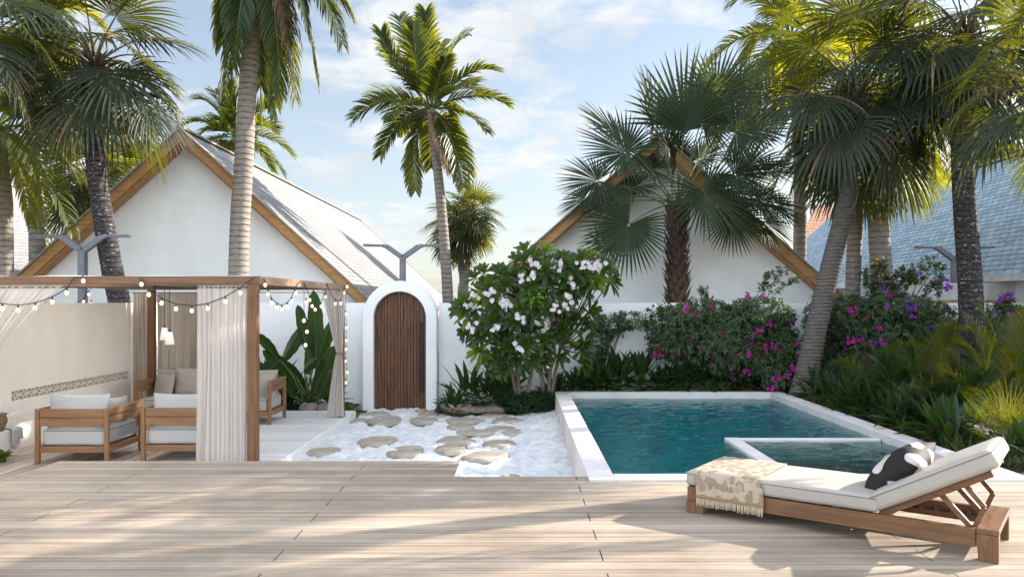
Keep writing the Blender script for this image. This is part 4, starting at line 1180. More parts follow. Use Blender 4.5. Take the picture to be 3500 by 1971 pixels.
def mid_palm_crown(root, top):
    rng = random.Random(9); m = MB(); mp = MB(); Y0 = 19.5
    spec = [((1072, 28), (1068, 110), 0), ((958, 80), (975, 150), -.6), ((1003, 42), (1030, 120), .8), ((1040, 60), (1040, 170), -1.0), ((968, 130), (1000, 175), .4), ((1178, 88), (1120, 110), .7),
            ((1248, 178), (1180, 150), -.5), ((1280, 262), (1205, 215), .3), ((1222, 330), (1180, 265), -.9), ((888, 300), (960, 220), -.3), ((958, 392), (1000, 275), .5),
            ((1046, 478), (1030, 320), .2), ((1182, 452), (1170, 330), .1), ((1165, 470), (1150, 340), -.8), ((1000, 330), (1040, 270), 1.2), ((1225, 240), (1150, 190), 1.4),
            ((985, 300), (1010, 240), -1.5), ((1110, 110), (1100, 160), 1.3), ((1130, 300), (1130, 240), 1.5), ((930, 250), (1000, 215), 1.4), ((1120, 150), (1095, 200), -1.2), ((1200, 210), (1140, 205), -1.6),
            ((1140, 420), (1135, 320), 1.0), ((1085, 420), (1090, 330), 1.3)]
    for (bx, by), (cx, cy), dy in spec:
        b = at(bx, by, Y0 + dy); c = at(cx, cy, Y0 + dy * .5)
        frond(m, mp, top, c, b, 34, .62, .034, .16, rng, .22, .16, .022, (58, 30), .5)
    part('leaf_stalks', mp, M['pet'], root, smooth=True); part('crown', m, M['pin'], root)
    md = MB(); mq = MB()
    for (bx, by), (cx, cy), dy in (((1150, 470), (1100, 340), -.5), ((1130, 440), (1092, 330), -.7), ((1165, 440), (1105, 330), -.3)):
        frond(md, mq, top, at(cx, cy, Y0 + dy), at(bx, by, Y0 + dy), 34, .42, .014, .6, rng, -.1, .12, .012, (35, 18))
    part('dead_leaves', md, M['dead'], root); part('dead_stalks', mq, M['husk'], root)
palm('feather_palm', 'slim ringed feather palm standing alone against the sky right of the left house', [(1127, 760), (1120, 640), (1110, 520), (1100, 420), (1090, 340), (1085, 272)], 19.5, .15, .10, M['bark_ring'], mid_palm_crown, ring=.10)

def double_trunk(root, top):
    m = MB(); trunk(m, [at(1160, 1050, 26), at(1158, 760, 26), at(1163, 700, 26), at(1152, 630, 26), at(1150, 560, 26)], .12, .09, .09, .04); part('trunk', m, M['bark_ring'], root, smooth=True)
    dark_crown(26, .85, .5, .20, 51, 'fan_mid', 24, -70, 80, 6, .8, 0)(root, at(1150, 570, 26))
    dark_crown(26, .85, .5, .20, 53, 'fan_mid', 24, -70, 80, 6, .8, 0)(root, top)
palm('fan_palm', 'small double-trunked fan palm behind the slim feather palm', [(1170, 760), (1172, 690), (1183, 620), (1186, 540)], 26, .12, .09, M['bark_ring'], double_trunk, ring=.09)
palm('feather_palm', 'feather palm crown rising behind the ridge of the left house', [(612, 760), (605, 600), (598, 470), (590, 345)], 38, .2, .14, M['bark_ring'], feather(22, 3.0, 61, 'pin', 1.0, .05, -35, 82, .16, .25, .8, 32), ring=.12)
palm('feather_palm', 'yellow-green feather palm with ringed trunk at the left edge', [(18, 760), (15, 650), (15, 560), (12, 480), (-8, 320)], 15.0, .15, .11, M['bark_ring'], feather(18, 1.75, 67, 'pin_y', .6, .024, -60, 75, .25, .55, .8, 38), ring=.1)
palm('fan_palm', 'shadowed fan palm crown half hidden behind the dark left fan palm', [(232, 760), (230, 650), (225, 560), (222, 450)], 20.0, .14, .10, M['bark_mid'], dark_crown(26, 1.15, .6, .18, 71, 'fan_mid', 28, -50, 80, 3, .8))
palm('feather_palm', 'small feather palm peeping over the left rake of the gabled house', [(330, 760), (330, 600), (335, 430)], 40.0, .2, .15, M['bark_mid'], feather(16, 2.2, 73, 'pin', .8, .045, -30, 80, .2, .4, .8, 26))
palm('feather_palm', 'tall yellow-lit feather palm filling the top left corner', [(95, 760), (90, 500), (80, 250), (70, 60)], 17.0, .17, .13, M['bark_mid'], feather(15, 2.2, 79, 'pin_y', .7, .03, -60, 75, .28, .5, .8, 40))
palm('fan_palm', 'dark fan palm crown hanging in from the top left corner', [(-70, 760), (-72, 500), (-70, 300), (-60, 60)], 12.2, .17, .13, M['bark_dark'], dark_crown(16, 1.2, .8, .26, 83, seg=32, emin=-40, emax=75, dead=2))

# ---- right palms behind the wall
palm('feather_palm', 'pale smooth ringed palm just right of the leaning trunk', [(2146, 760), (2148, 650), (2155, 520), (2160, 440), (2165, 200)], 16.2, .155, .13, M['bark_ring'], feather(16, 2.3, 87, 'pin_y', .75, .028, -60, 72, .25, .45, .8, 40), ring=.15)
palm('fan_palm', 'thickest pale ringed palm trunk, second right of the leaning trunk', [(2222, 760), (2212, 600), (2205, 500), (2203, 420), (2200, 330)], 15.7, .235, .17, M['bark_ring'], dark_crown(24, 1.15, .75, .26, 89, 'fan_mid', 32, -75, 60, 12), ring=.165)
palm('fan_palm', 'fan palm at the right edge with leaves hanging into the top corner', [(2650, 900), (2640, 500), (2625, 215)], 10.3, .17, .13, M['bark_dark'], dark_crown(16, 1.0, .75, .28, 97, 'fan_dark', 30, -50, 75, 2))
palm('feather_palm', 'feather palm crown showing just above the slate ridge', [(2500, 760), (2500, 500), (2490, 425)], 44.0, .2, .15, M['bark_mid'], feather(22, 3.2, 103, 'pin_y', 1.1, .06, -30, 75, .2, .3, .8, 30))
palm('feather_palm', 'bright feather palm crown top right, left of the leaning palm crown', [(2010, 760), (2012, 400), (1990, 90)], 18.0, .16, .12, M['bark_mid'], feather(18, 2.4, 107, 'pin_y', .7, .028, -60, 78, .25, .45, .8, 38))

# ---- spiky fan palm in front of the right gable
def spiky():
    Y0 = 15.75; top = at(1706, 525, Y0)
    root = tree('fan_palm', 'stout fan palm with shaggy boots and stiff round leaves in front of the right gable', (at(1703, 760, Y0).x, Y0, -.05))
    m = MB(); trunk(m, [Vector((at(1703, 760, Y0).x, Y0, -.05)), at(1703, 760, Y0), at(1704, 640, Y0), top], .20, .16, .2, .02); part('trunk', m, M['boot'], root, smooth=True)
    m = MB(); rng = random.Random(2); n = 250; zt = top.z + .1; z0 = -.05
    for k in range(n):
        f = k / n; z = z0 + (zt - z0) * f; a = k * 2.39996; x = at(1703.5, 0, Y0).x
        o_ = Vector((math.cos(a), math.sin(a), 0)); s_ = Vector((-math.sin(a), math.cos(a), 0)); r = .19 - .02 * f
        p = Vector((x, Y0, z)) + o_ * r; L = rng.uniform(.17, .25); w_ = .075
        q1 = p + UP * L * .5 + o_ * .045; q2 = p + UP * L + o_ * rng.uniform(.09, .14)
        m.add([p - s_ * w_, p + s_ * w_, q1 - s_ * w_ * .7, q1 + s_ * w_ * .7, q1 + o_ * .03, p + o_ * .035, q2], [(0, 5, 4, 2), (5, 1, 3, 4), (2, 4, 6), (4, 3, 6), (0, 2, 3, 1), (2, 6, 3)])
    part('leaf_bases', m, M['boot'], root)
    L = [ # hub px, radius px, in-plane angle (deg, 90=up), depth offset, facing tilt
        (1647, 306, 150, 108, -.3, .25), (1722, 318, 205, 84, .1, .2), (1722, 330, 120, 95, -.5, .5), (1852, 329, 128, 40, -.4, .7), (1574, 383, 132, 150, -.5, .75),
        (1503, 455, 120, 188, -.2, .6), (1582, 565, 135, 235, -.6, .8), (1773, 485, 138, -60, -.7, .7), (1848, 438, 120, -25, -.5, .6), (1908, 505, 140, -25, .1, .45),
        (1545, 335, 120, 145, .5, .4), (1800, 245, 140, 62, .5, .4), (1930, 430, 120, 5, .6, .4), (1905, 330, 125, 25, .6, .5), (1600, 470, 120, 200, .7, .4),
        (1840, 545, 110, -65, .2, .5), (1700, 400, 110, 100, .9, .4), (1760, 400, 110, 40, .9, .4), (1960, 520, 90, -30, .4, .5), (1545, 600, 95, 220, .2, .5), (1860, 230, 110, 50, .8, .4),
        (1640, 425, 112, 165, .6, .5), (1765, 300, 130, 72, .5, .45), (1680, 360, 115, 118, .8, .4), (1885, 415, 120, 10, .7, .5), (1855, 480, 112, -22, .4, .6), (1535, 515, 100, 198, .3, .5), (1925, 560, 100, -50, .5, .6), (1470, 500, 90, 215, .1, .5)]
    rng = random.Random(12)
    m = MB(); mp = MB()
    for hx_, hy, rp, ang, dy, face in L:
        spr = 82 if hy < 332 and hx_ in (1722,) else (112 if hx_ == 1647 else 150)
        h = at(hx_, hy, Y0 + dy); a = R(ang); fwd = Vector((math.cos(a), rng.uniform(-.25, .15), math.sin(a)))
        nrm = Vector((rng.uniform(-.25, .25), -face, 1 - face + .15))
        base = top + Vector((rng.uniform(-.08, .08), rng.uniform(-.08, .08), rng.uniform(-.1, .15)))
        mid = (base + h) / 2 + Vector((0, 0, .18)) + (h - base).cross(Vector((0, 1, 0))).normalized() * 0
        mp.tube(curve_pts(base, mid, h, 8), [.02, .018, .016, .015, .014, .013, .012, .011, .010], 5, False)
        fan_leaf(m, h, fwd, nrm, rp * Y0 / F * rng.uniform(.96, 1.08), int(46 * spr / 150) + 4, spr, .50, .05, .5, rng, .12, .95)
    part('leaf_stalks', mp, M['pet'], root, smooth=True); part('crown', m, M['fan_blue'], root)
spiky()

# ------------------------------------------------------------------ broad leaves, rosettes
def blade(m, p, d, L, W, g, rng, fold=.25, n=6, prof=.75, twist=0, st=.0):
    d = d.normalized(); s_ = d.cross(UP)
    if s_.length < .1: s_ = Vector((math.cos(twist), math.sin(twist), 0))
    s_.normalize(); s_ = Matrix.Rotation(twist, 3, d) @ s_
    pts = []; ws = []; sd = []; nr = []
    for k in range(n + 1):
        t = k / n; ww = W * (math.sin(PI * min(1, (t * .93 + .05)) ** prof)) if 0 < k < n else (W * .12 if k == 0 else 0)
        n_ = s_.cross(d).normalized()
        pts.append(p.copy()); ws.append(ww); sd.append(s_.copy()); nr.append(n_)
        p = p + d * (L / n); d = (d + Vector((0, 0, -g * (.4 + t)))).normalized()
    m.ribbon(pts, ws, sd, nr, fold)
    return pts[-1]
# big banana-like plant behind the terrace
def strelitzia(label, leaves, base, Y):
    b0 = at(base[0], base[1], Y); b0.z = .1
    root = thing('banana_plant', b0, label, 'plant')
    m = MB(); mp = MB(); rng = random.Random(int(base[0]))
    for (hx_, hy), (tx, ty), W, dy, tw in leaves:
        h = at(hx_, hy, Y + dy); t_ = at(tx, ty, Y + dy * 1.3)
        bb = b0 + Vector((rng.uniform(-.08, .08), rng.uniform(-.06, .06), 0))
        mp.tube(curve_pts(bb, (bb + h) / 2 + Vector(((bb.x - h.x) * .15, 0, .12)), h, 8), [.026, .024, .022, .020, .018, .016, .014, .012, .010], 6, False)
        d = t_ - h; L = d.length; n = 14; s_ = Vector((-d.z, 0, d.x)).normalized(); s_ = (s_ * math.cos(tw * .6) + Vector((0, 1, 0)) * math.sin(tw * .6)).normalized()
        perp = Vector((0, 0, 1)) * (.10 * L if abs(d.x) > abs(d.z) * .5 else .0)
        P = curve_pts(h, (h + t_) / 2 + perp, t_, n)
        pts = []; ws = []; sd = []; nr = []
        dn = d.normalized()
        for k in range(n + 1):
            t = k / n; ws.append(0 if k == n else W * 1.12 * (max(.08, math.sin(PI * (t * .9 + .06)) ** .6)) * (1 + .05 * math.sin(k * 2.1 + tw * 5))); pts.append(P[k]); sd.append(s_); nr.append(s_.cross(dn).normalized())
        m.ribbon(pts, ws, sd, nr, .28)
        mp.tube([P[0]] + P[1:n:2], [.010] + [.007 - .0008 * k for k in range(len(P[1:n:2]))], 5, False)
    part('leaf_stalks', mp, M['pet'], root, smooth=True); part('leaves', m, M['straw'], root, smooth=False)
strelitzia('tall banana-like plant with big upright paddle leaves behind the terrace',
    [((795, 905), (788, 728), .135, 0, .3), ((772, 880), (748, 765), .11, -.2, .5), ((797, 905), (838, 800), .12, .2, .7), ((790, 985), (842, 868), .16, -.3, .5), ((712, 905), (768, 815), .14, .2, .9),
     ((745, 975), (660, 880), .15, -.1, .7), ((700, 905), (636, 838), .12, -.2, 1.0), ((705, 905), (650, 960), .13, -.3, .8), ((770, 985), (702, 905), .12, .3, .8), ((800, 1000), (846, 925), .12, -.4, .7),
     ((765, 930), (800, 900), .10, -.3, .9), ((740, 1000), (700, 960), .10, -.3, .6), ((735, 960), (690, 920), .13, .3, .2), ((812, 1000), (830, 960), .10, -.1, .2), ((772, 940), (790, 820), .10, .4, .2), ((640, 900), (600, 850), .13, -.1, .7)],
    (778, 1030), 14.1)
def leafy(name, label, base, n, L, W, seed, mat, cat='plant', group='leafy plants under the garden wall', hgt=.25, el=(15, 80), g=.13, rad=.05, nseg=6):
    root = thing(name, base, label, cat, group); rng = random.Random(seed); m = MB(); mp = MB(); n = int(n * 1.35); L = L * 1.08
    for k in range(n):
        a = k * 2.4 + rng.uniform(-.3, .3); e = R(el[0] + (el[1] - el[0]) * (1 - (k + .5) / n)); l_ = L * rng.uniform(.7, 1.1)
        d = Vector((math.cos(a) * math.cos(e), math.sin(a) * math.cos(e) * .8, math.sin(e))); p0 = Vector(base) + Vector((rng.uniform(-rad, rad), rng.uniform(-rad, rad), 0))
        p1 = p0 + d * hgt * rng.uniform(.6, 1.4) + UP * hgt * .5
        mp.tube([p0, (p0 + p1) / 2 + UP * .02, p1], [.008, .006, .004], 4, False)
        blade(m, p1, d + UP * .15, l_, W * rng.uniform(.8, 1.15), g, rng, .25, nseg, .75, rng.uniform(-.5, .5))
    part('stems', mp, M['pet'], root); part('leaves', m, M[mat], root)
    return root
LOWP = [ # px, base y -> Y, z0, label, n, L, W, h
    (1140, 1010, 13.9, .05, 'small spiky-leaved plant nearest the right foot of the gate arch', 22, .38, .04, .15),
    (1178, 990, 14.2, .08, 'upright leafy plant beside the gate, in front of the white wall', 26, .44, .05, .45),
    (1232, 1000, 14.2, .08, 'dark leafy plant left of the flowering tree trunks', 30, .42, .05, .35),
    (1262, 960, 14.6, .1, 'dark leafy plant behind the left flowering tree trunk', 30, .45, .055, .45),
    (1400, 985, 14.35, .12, 'dark broad-leaved plant just right of the flowering tree trunks', 30, .36, .05, .3),
    (1450, 975, 14.4, .33, 'low dark plant at the back left corner of the pool', 26, .32, .05, .2),
    (1500, 975, 14.45, .33, 'leafy plant second along behind the pool', 28, .40, .055, .32),
    (1552, 975, 14.45, .33, 'upright broad-leaved plant third along behind the pool', 26, .46, .07, .40),
    (1610, 975, 14.45, .33, 'glossy comb-leaved plant fourth along behind the pool', 28, .46, .06, .42),
    (1665, 975, 14.4, .33, 'low broad-leaved plant fifth along behind the pool', 30, .36, .05, .25),
    (1715, 975, 14.4, .33, 'leafy plant sixth along behind the pool, under the left bougainvillea', 30, .38, .05, .30),
    (1770, 975, 14.4, .33, 'leafy plant seventh along behind the pool', 30, .40, .045, .30),
    (1825, 975, 14.4, .33, 'pale-green strappy plant eighth along behind the pool', 34, .44, .04, .32),
    (1878, 975, 14.4, .33, 'leafy plant ninth along behind the pool', 30, .38, .045, .28),
    (1930, 975, 14.4, .33, 'leafy plant tenth along behind the pool', 28, .34, .045, .25),
    (1978, 975, 14.2, .33, 'leafy plant left of the leaning palm foot', 26, .34, .045, .22),
    (2075, 985, 13.9, .33, 'leafy plant right of the leaning palm foot', 28, .38, .05, .28),
    (2120, 1010, 13.2, .33, 'dark leafy plant by the right rim of the pool, second from the leaning palm', 28, .40, .05, .25),
    (2160, 1040, 12.4, .33, 'dark leafy plant by the right rim of the pool, third from the leaning palm', 28, .42, .05, .25),
    (2210, 1075, 11.5, .33, 'dark broad-leaved plant by the right rim of the pool, before the spiky grey-green clump', 30, .42, .05, .22),
    (2275, 1100, 10.7, .33, 'dark broad-leaved plant by the right rim of the pool, before the feathery clump', 30, .42, .05, .2),
    (2350, 1130, 10.0, .33, 'dark broad-leaved plant by the right rim of the pool, before the round-leaved clump', 30, .42, .05, .2),
    (690, 1000, 14.3, .1, 'dark leafy plant behind the sofa arm', 30, .45, .06, .45),
    (655, 960, 14.4, .1, 'arching grassy plant behind the sofa back', 30, .55, .035, .55),
    (735, 1015, 14.2, .1, 'low dark plant in front of the banana-like plant', 28, .35, .05, .2),
    (825, 1005, 14.2, .1, 'low dark plant behind the tied curtain', 28, .35, .05, .25),
    (879, 1030, 13.75, .02, 'little plant with a white flower at the terrace corner', 22, .16, .02, .12),
]
for i, (px, py, Y, z0, lb, n, L, W, h) in enumerate(LOWP):
    leafy('leafy_plant', lb, Vector(((px - VX) * Y / F, Y, z0)), n, L, W, 100 + i, 'low' if px != 879 else 'plum', hgt=h * .62, el=(-8, 80))
for i, (y_, lb) in enumerate(((13.3, 'first dark plant overhanging the right pool rim, by the leaning palm'), (12.5, 'second dark plant overhanging the right pool rim'), (11.7, 'third dark plant overhanging the right pool rim'),
        (10.9, 'fourth dark plant overhanging the right pool rim'), (10.15, 'fifth dark plant overhanging the right pool rim'), (9.4, 'sixth dark plant overhanging the right pool rim'), (9.0, 'last dark plant overhanging the right pool rim, behind the lounger'))):
    leafy('rim_plant', lb, Vector((4.98 + .08 * (i % 2), y_, .34)), 40, .40, .042, 400 + i, 'low', 'plant', 'leafy plants overhanging the right pool rim', .14, (-5, 80), .15, .16)
# sprig at left edge
leafy('potted_sprig', 'small green leafy sprig lying on the floor at the left edge', Vector((-5.99, 9.2, .155)), 16, .11, .028, 333, 'plum', 'plant', None, .05, (5, 60), .15, .03)
# low bush
def scatter_bush(name, label, ells, Y, thick, n, ls, lw, seed, mat, cat, group=None, flowers=(), fl_mat=None, fl_n=0, base=None, stems=0, fs=.034, sprays=(), shell=.55, fw=6):
    rng = random.Random(seed); tot = sum(e[2] * e[3] for e in ells)
    bp = base or Vector((at(ells[0][0], 0, Y).x, Y, 0)); root = thing(name, bp, label, cat, group); m = MB(); k_ = Y / F
    centers = []
    def pick():
        r = rng.uniform(0, tot)
        for e in ells:
            r -= e[2] * e[3]
            if r <= 0: break
        th = rng.uniform(0, 2 * PI); ph = math.acos(rng.uniform(-1, 1)); q = rng.uniform(shell, 1.03) ** .6
        lump = 1 + .22 * noise.noise(Vector((math.cos(th) * 2.2 + e[0], math.sin(th) * 2.2, math.cos(ph) * 2.2)))
        d = Vector((math.sin(ph) * math.cos(th), -abs(math.sin(ph) * math.sin(th)) if rng.random() < .75 else math.sin(ph) * math.sin(th), math.cos(ph)))
        c = at(e[0], e[1], Y)
        return c + Vector((d.x * e[2] * k_ * q * lump, d.y * thick * q * lump * min(1, .45 + e[2] / 160), d.z * e[3] * k_ * q * lump)), d
    def cluster(p, d, cnt=6):
        ax = (d + Vector((rng.uniform(-.7, .7), rng.uniform(-.7, .7), rng.uniform(-.3, .8)))).normalized()
        for j in range(cnt):
            a = j * 2.4 + rng.uniform(-.4, .4); o1 = ax.orthogonal().normalized(); o2 = ax.cross(o1)
            dd = (ax * rng.uniform(.1, .9) + (o1 * math.cos(a) + o2 * math.sin(a))).normalized(); q = p + ax * (.012 * j)
            L = ls * rng.uniform(.6, 1.25); s_ = dd.cross(ax)
            if s_.length < .05: continue
            s_.normalize(); nn = s_.cross(dd).normalized()
            m.ribbon([q, q + dd * L * .45, q + dd * L * .5 + dd * L * .5 + Vector((0, 0, -.2 * L))], [lw * .25, lw, 0], [s_] * 3, [nn] * 3, .3)
    for _ in range(n):
        p, d = pick(); p.z = max(p.z, bp.z + .02); cluster(p, d)
    ms = MB()
    for (x0_, y0_), (x1_, y1_) in sprays:
        a = at(x0_, y0_, Y); b = at(x1_, y1_, Y - .15); c = (a + b) / 2 + Vector((rng.uniform(-.1, .1), 0, .12))
        P = curve_pts(a, c, b, 10); ms.tube(P, .006, 5)
        for q in P[2:]:
            for _ in range(3): cluster(q + Vector((rng.uniform(-.07, .07), rng.uniform(-.07, .07), rng.uniform(-.06, .06))), UP, 5)
    for k in range(stems):
        e = ells[k % len(ells)]; a = bp + Vector((rng.uniform(-.25, .25), rng.uniform(-.1, .1), 0)); b = at(e[0] + rng.uniform(-.6, .6) * e[2], e[1] + rng.uniform(-.3, .5) * e[3], Y)
        ms.tube(curve_pts(a, Vector(((a.x * 2 + b.x) / 3, a.y, (a.z + b.z * 2) / 3)), b, 8), [.022, .02, .017, .015, .013, .011, .009, .007, .005], 6)
    if ms.v: part('stems', ms, M['branch'], root, smooth=True)
    part('foliage', m, M[mat], root)
    if fl_n or flowers:
        fb = {}
        def blossom_mesh(mt, seed2):
            r2 = random.Random(seed2); b = MB()
            for c in range(fw):
                cc = Vector((r2.gauss(0, fs * .8), r2.gauss(0, fs * .6), r2.gauss(0, fs * .7)))
                for j in range(4):
                    a = j * 1.6 + r2.uniform(-.3, .3); dd = Vector((math.cos(a), -.5 + r2.uniform(-.5, .5), math.sin(a))).normalized(); s_ = dd.cross(Vector((.1, 1, .1))).normalized(); nn = s_.cross(dd)
                    l_ = fs * r2.uniform(.7, 1.2); b.ribbon([cc, cc + dd * l_ * .55, cc + dd * l_], [l_ * .15, l_ * .42, 0], [s_] * 3, [nn] * 3, .25)
            return mkmesh('blossom_cluster', b, M[mt])
        pool_ = {mt: [blossom_mesh(mt, s_) for s_ in range(5)] for mt in ((fl_mat,) if isinstance(fl_mat, str) else fl_mat)}
        keys = list(pool_)
        def put(p, i, mt=None):
            o = bpy.data.objects.new('blossom_cluster', pool_[mt or keys[i % len(keys)]][i % 5]); COL.objects.link(o); o.parent = root
            o.location = p - bp; s_ = rng.uniform(.7, 1.3); o.scale = (s_, s_, s_); o.rotation_euler = (rng.uniform(-.5, .5), rng.uniform(-3, 3), rng.uniform(-.5, .5))
        for i in range(fl_n):
            p, d = pick(); p.y = min(p.y, Y - .1); put(p + d * .04 + Vector((0, -.05, 0)), i)
        for i, f in enumerate(flowers): put(at(f[0], f[1], Y - thick * f[2]), i, f[3] if len(f) > 3 else None)
    return root
scatter_bush('low_bush', 'low rounded dark green bush in front of the flowering tree, touching the pool wall', [(1330, 1015, 62, 30), (1370, 1010, 35, 32), (1285, 1005, 32, 22)], 14.0, .32, 1500, .05, .010, 41, 'low', 'bush', base=Vector((.15, 14.0, .02)), stems=6)
# bougainvillea
scatter_bush('bougainvillea', 'left bougainvillea bush with magenta flowers against the wall behind the pool',
    [(1820, 850, 155, 85), (1700, 830, 75, 60), (1760, 790, 85, 35), (1900, 790, 85, 40), (1950, 870, 50, 90), (1680, 860, 50, 40), (1860, 900, 120, 50)], 14.5, .55, 3600, .085, .018, 43, 'bush', 'bougainvillea',
    'bougainvillea bushes along the wall', [(1770, 870, .8), (1790, 875, .9), (1700, 880, .7), (1720, 850, .7), (1925, 885, .9), (1925, 870, .9), (1905, 912, .9), (1890, 850, .9), (1795, 895, .9), (1880, 740, .3), (1920, 745, .5)], 'magenta', 60,
    Vector((3.9, 14.6, .33)), 14, sprays=[((1700, 780), (1625, 790)), ((1700, 790), (1600, 830)), ((1920, 750), (1935, 690)), ((1930, 750), (1975, 680)), ((1940, 750), (2010, 705)), ((1780, 770), (1770, 730))])
scatter_bush('bougainvillea', 'small loose sprays of bougainvillea low beside the leaning trunk, pink flowers',
    [(1960, 950, 45, 30), (2020, 900, 25, 60), (2055, 800, 35, 50), (1940, 920, 30, 30)], 14.1, .3, 420, .08, .017, 44, 'bush', 'bougainvillea', 'bougainvillea bushes along the wall',
    [(1985, 945, .8), (1965, 950, .8), (1945, 955, .8), (1995, 925, .9), (1940, 975, .9), (2045, 770, .9), (2060, 800, .9), (2055, 785, .9)], 'magenta', 6, Vector((4.75, 14.2, .33)), 5)
scatter_bush('bougainvillea', 'widest bougainvillea bush with most magenta and purple flowers, between the leaning and the dark trunk',
    [(2210, 830, 150, 75), (2120, 800, 70, 55), (2330, 840, 100, 65), (2240, 775, 110, 35), (2150, 900, 90, 70), (2300, 900, 110, 50)], 14.4, .6, 4300, .085, .018, 45, 'bush', 'bougainvillea', 'bougainvillea bushes along the wall',
    [(2140, 855, .9), (2160, 875, .9), (2180, 895, .9), (2230, 845, .9), (2240, 905, .9), (2290, 870, .9), (2300, 890, .9), (2320, 900, .9), (2340, 860, .9), (2370, 850, .9), (2400, 880, .9), (2120, 930, .9), (2140, 945, .9), (2230, 770, .9), (2180, 800, .9)],
    ('magenta', 'magenta', 'magenta', 'violet'), 78, Vector((6.4, 14.6, .33)), 16,
    sprays=[((2200, 760), (2180, 700)), ((2200, 760), (2215, 720)), ((2260, 760), (2340, 660)), ((2240, 760), (2260, 690)), ((2300, 770), (2370, 700)), ((2360, 760), (2345, 715)), ((2230, 750), (2300, 700)), ((2350, 770), (2400, 790))])
scatter_bush('flowering_spray', 'light airy spray of purple flowers standing above the widest bougainvillea', [(2200, 690, 28, 22), (2300, 690, 35, 22), (2260, 705, 40, 14), (2350, 660, 25, 14), (2210, 665, 20, 12)], 14.45, .2, 110, .08, .02, 47, 'pin', 'bougainvillea', None,
    [(2262, 690, 0, 'violet'), (2275, 700, 0, 'violet'), (2240, 715, 0, 'violet'), (2225, 720, 0, 'violet'), (2300, 680, 0, 'violet'), (2315, 690, 0, 'violet'), (2370, 705, 0, 'violet'), (2385, 705, 0, 'violet'), (2385, 720, 0, 'violet'), (2218, 662, 0, 'magenta'), (2205, 690, 0, 'violet')],
    ('violet', 'magenta'), 0, Vector((6.8, 14.5, .33)), 8, fs=.04, fw=5)
scatter_bush('bougainvillea', 'bougainvillea right of the dark flecked trunk with a purple tip', [(2510, 810, 45, 45), (2490, 850, 30, 40), (2545, 800, 25, 30)], 14.0, .4, 520, .085, .018, 48, 'bush', 'bougainvillea', 'bougainvillea bushes along the wall',
    [(2530, 745, .5, 'violet'), (2545, 742, .5, 'violet'), (2515, 752, .5, 'violet'), (2500, 790, .9), (2540, 790, .9), (2495, 830, .9), (2520, 830, .9)], ('magenta', 'violet'), 8, Vector((8.3, 14.2, .33)), 7, sprays=[((2520, 790), (2535, 750)), ((2530, 790), (2565, 790))])
scatter_bush('climbing_shrub', 'thin dark climbing shrub on the wall just right of the flowering tree', [(1540, 815, 45, 26), (1580, 805, 40, 18), (1510, 850, 25, 25), (1500, 900, 18, 30)], 14.75, .2, 330, .075, .016, 49, 'bush', 'shrub', None, (), None, 0, Vector((1.5, 14.8, .33)), 9)
# dark hedge mass filling behind the right palms
scatter_bush('shadowed_shrub', 'dense dark shrub in shade behind the right-hand palm clumps', [(2400, 960, 160, 90), (2500, 900, 90, 80), (2250, 960, 90, 80)], 13.2, .5, 2600, .12, .026, 50, 'low', 'shrub', None, (), None, 0, Vector((7.2, 13.3, .34)), 8)

# ---- flowering rosette tree
def rosette(m, p, d, n, L, W, rng):
    d = d.normalized(); o1 = d.orthogonal().normalized(); o2 = d.cross(o1)
    for k in range(n):
        a = k * 2.39996 + rng.uniform(-.15, .15); e = R(78 - 78 * ((k + .5) / n)); dd = (d * math.sin(e) + (o1 * math.cos(a) + o2 * math.sin(a)) * math.cos(e)).normalized()
        l_ = L * (.6 + .45 * (k / n)) * rng.uniform(.9, 1.1); s_ = dd.cross(d)
        if s_.length < .03: s_ = o1.copy()
        s_.normalize(); nn = s_.cross(dd).normalized(); pts = []; q = p + dd * .01; ws = []
        for t, wf in ((0, .15), (.3, .55), (.62, 1.0), (.85, .8), (1.0, 0)):
            pts.append(q + dd * l_ * t + nn * (-.10 * l_ * t * t) + Vector((0, 0, -.10 * l_ * t * t))); ws.append(W * wf)
        m.ribbon(pts, ws, [s_] * 5, [nn] * 5, .28)
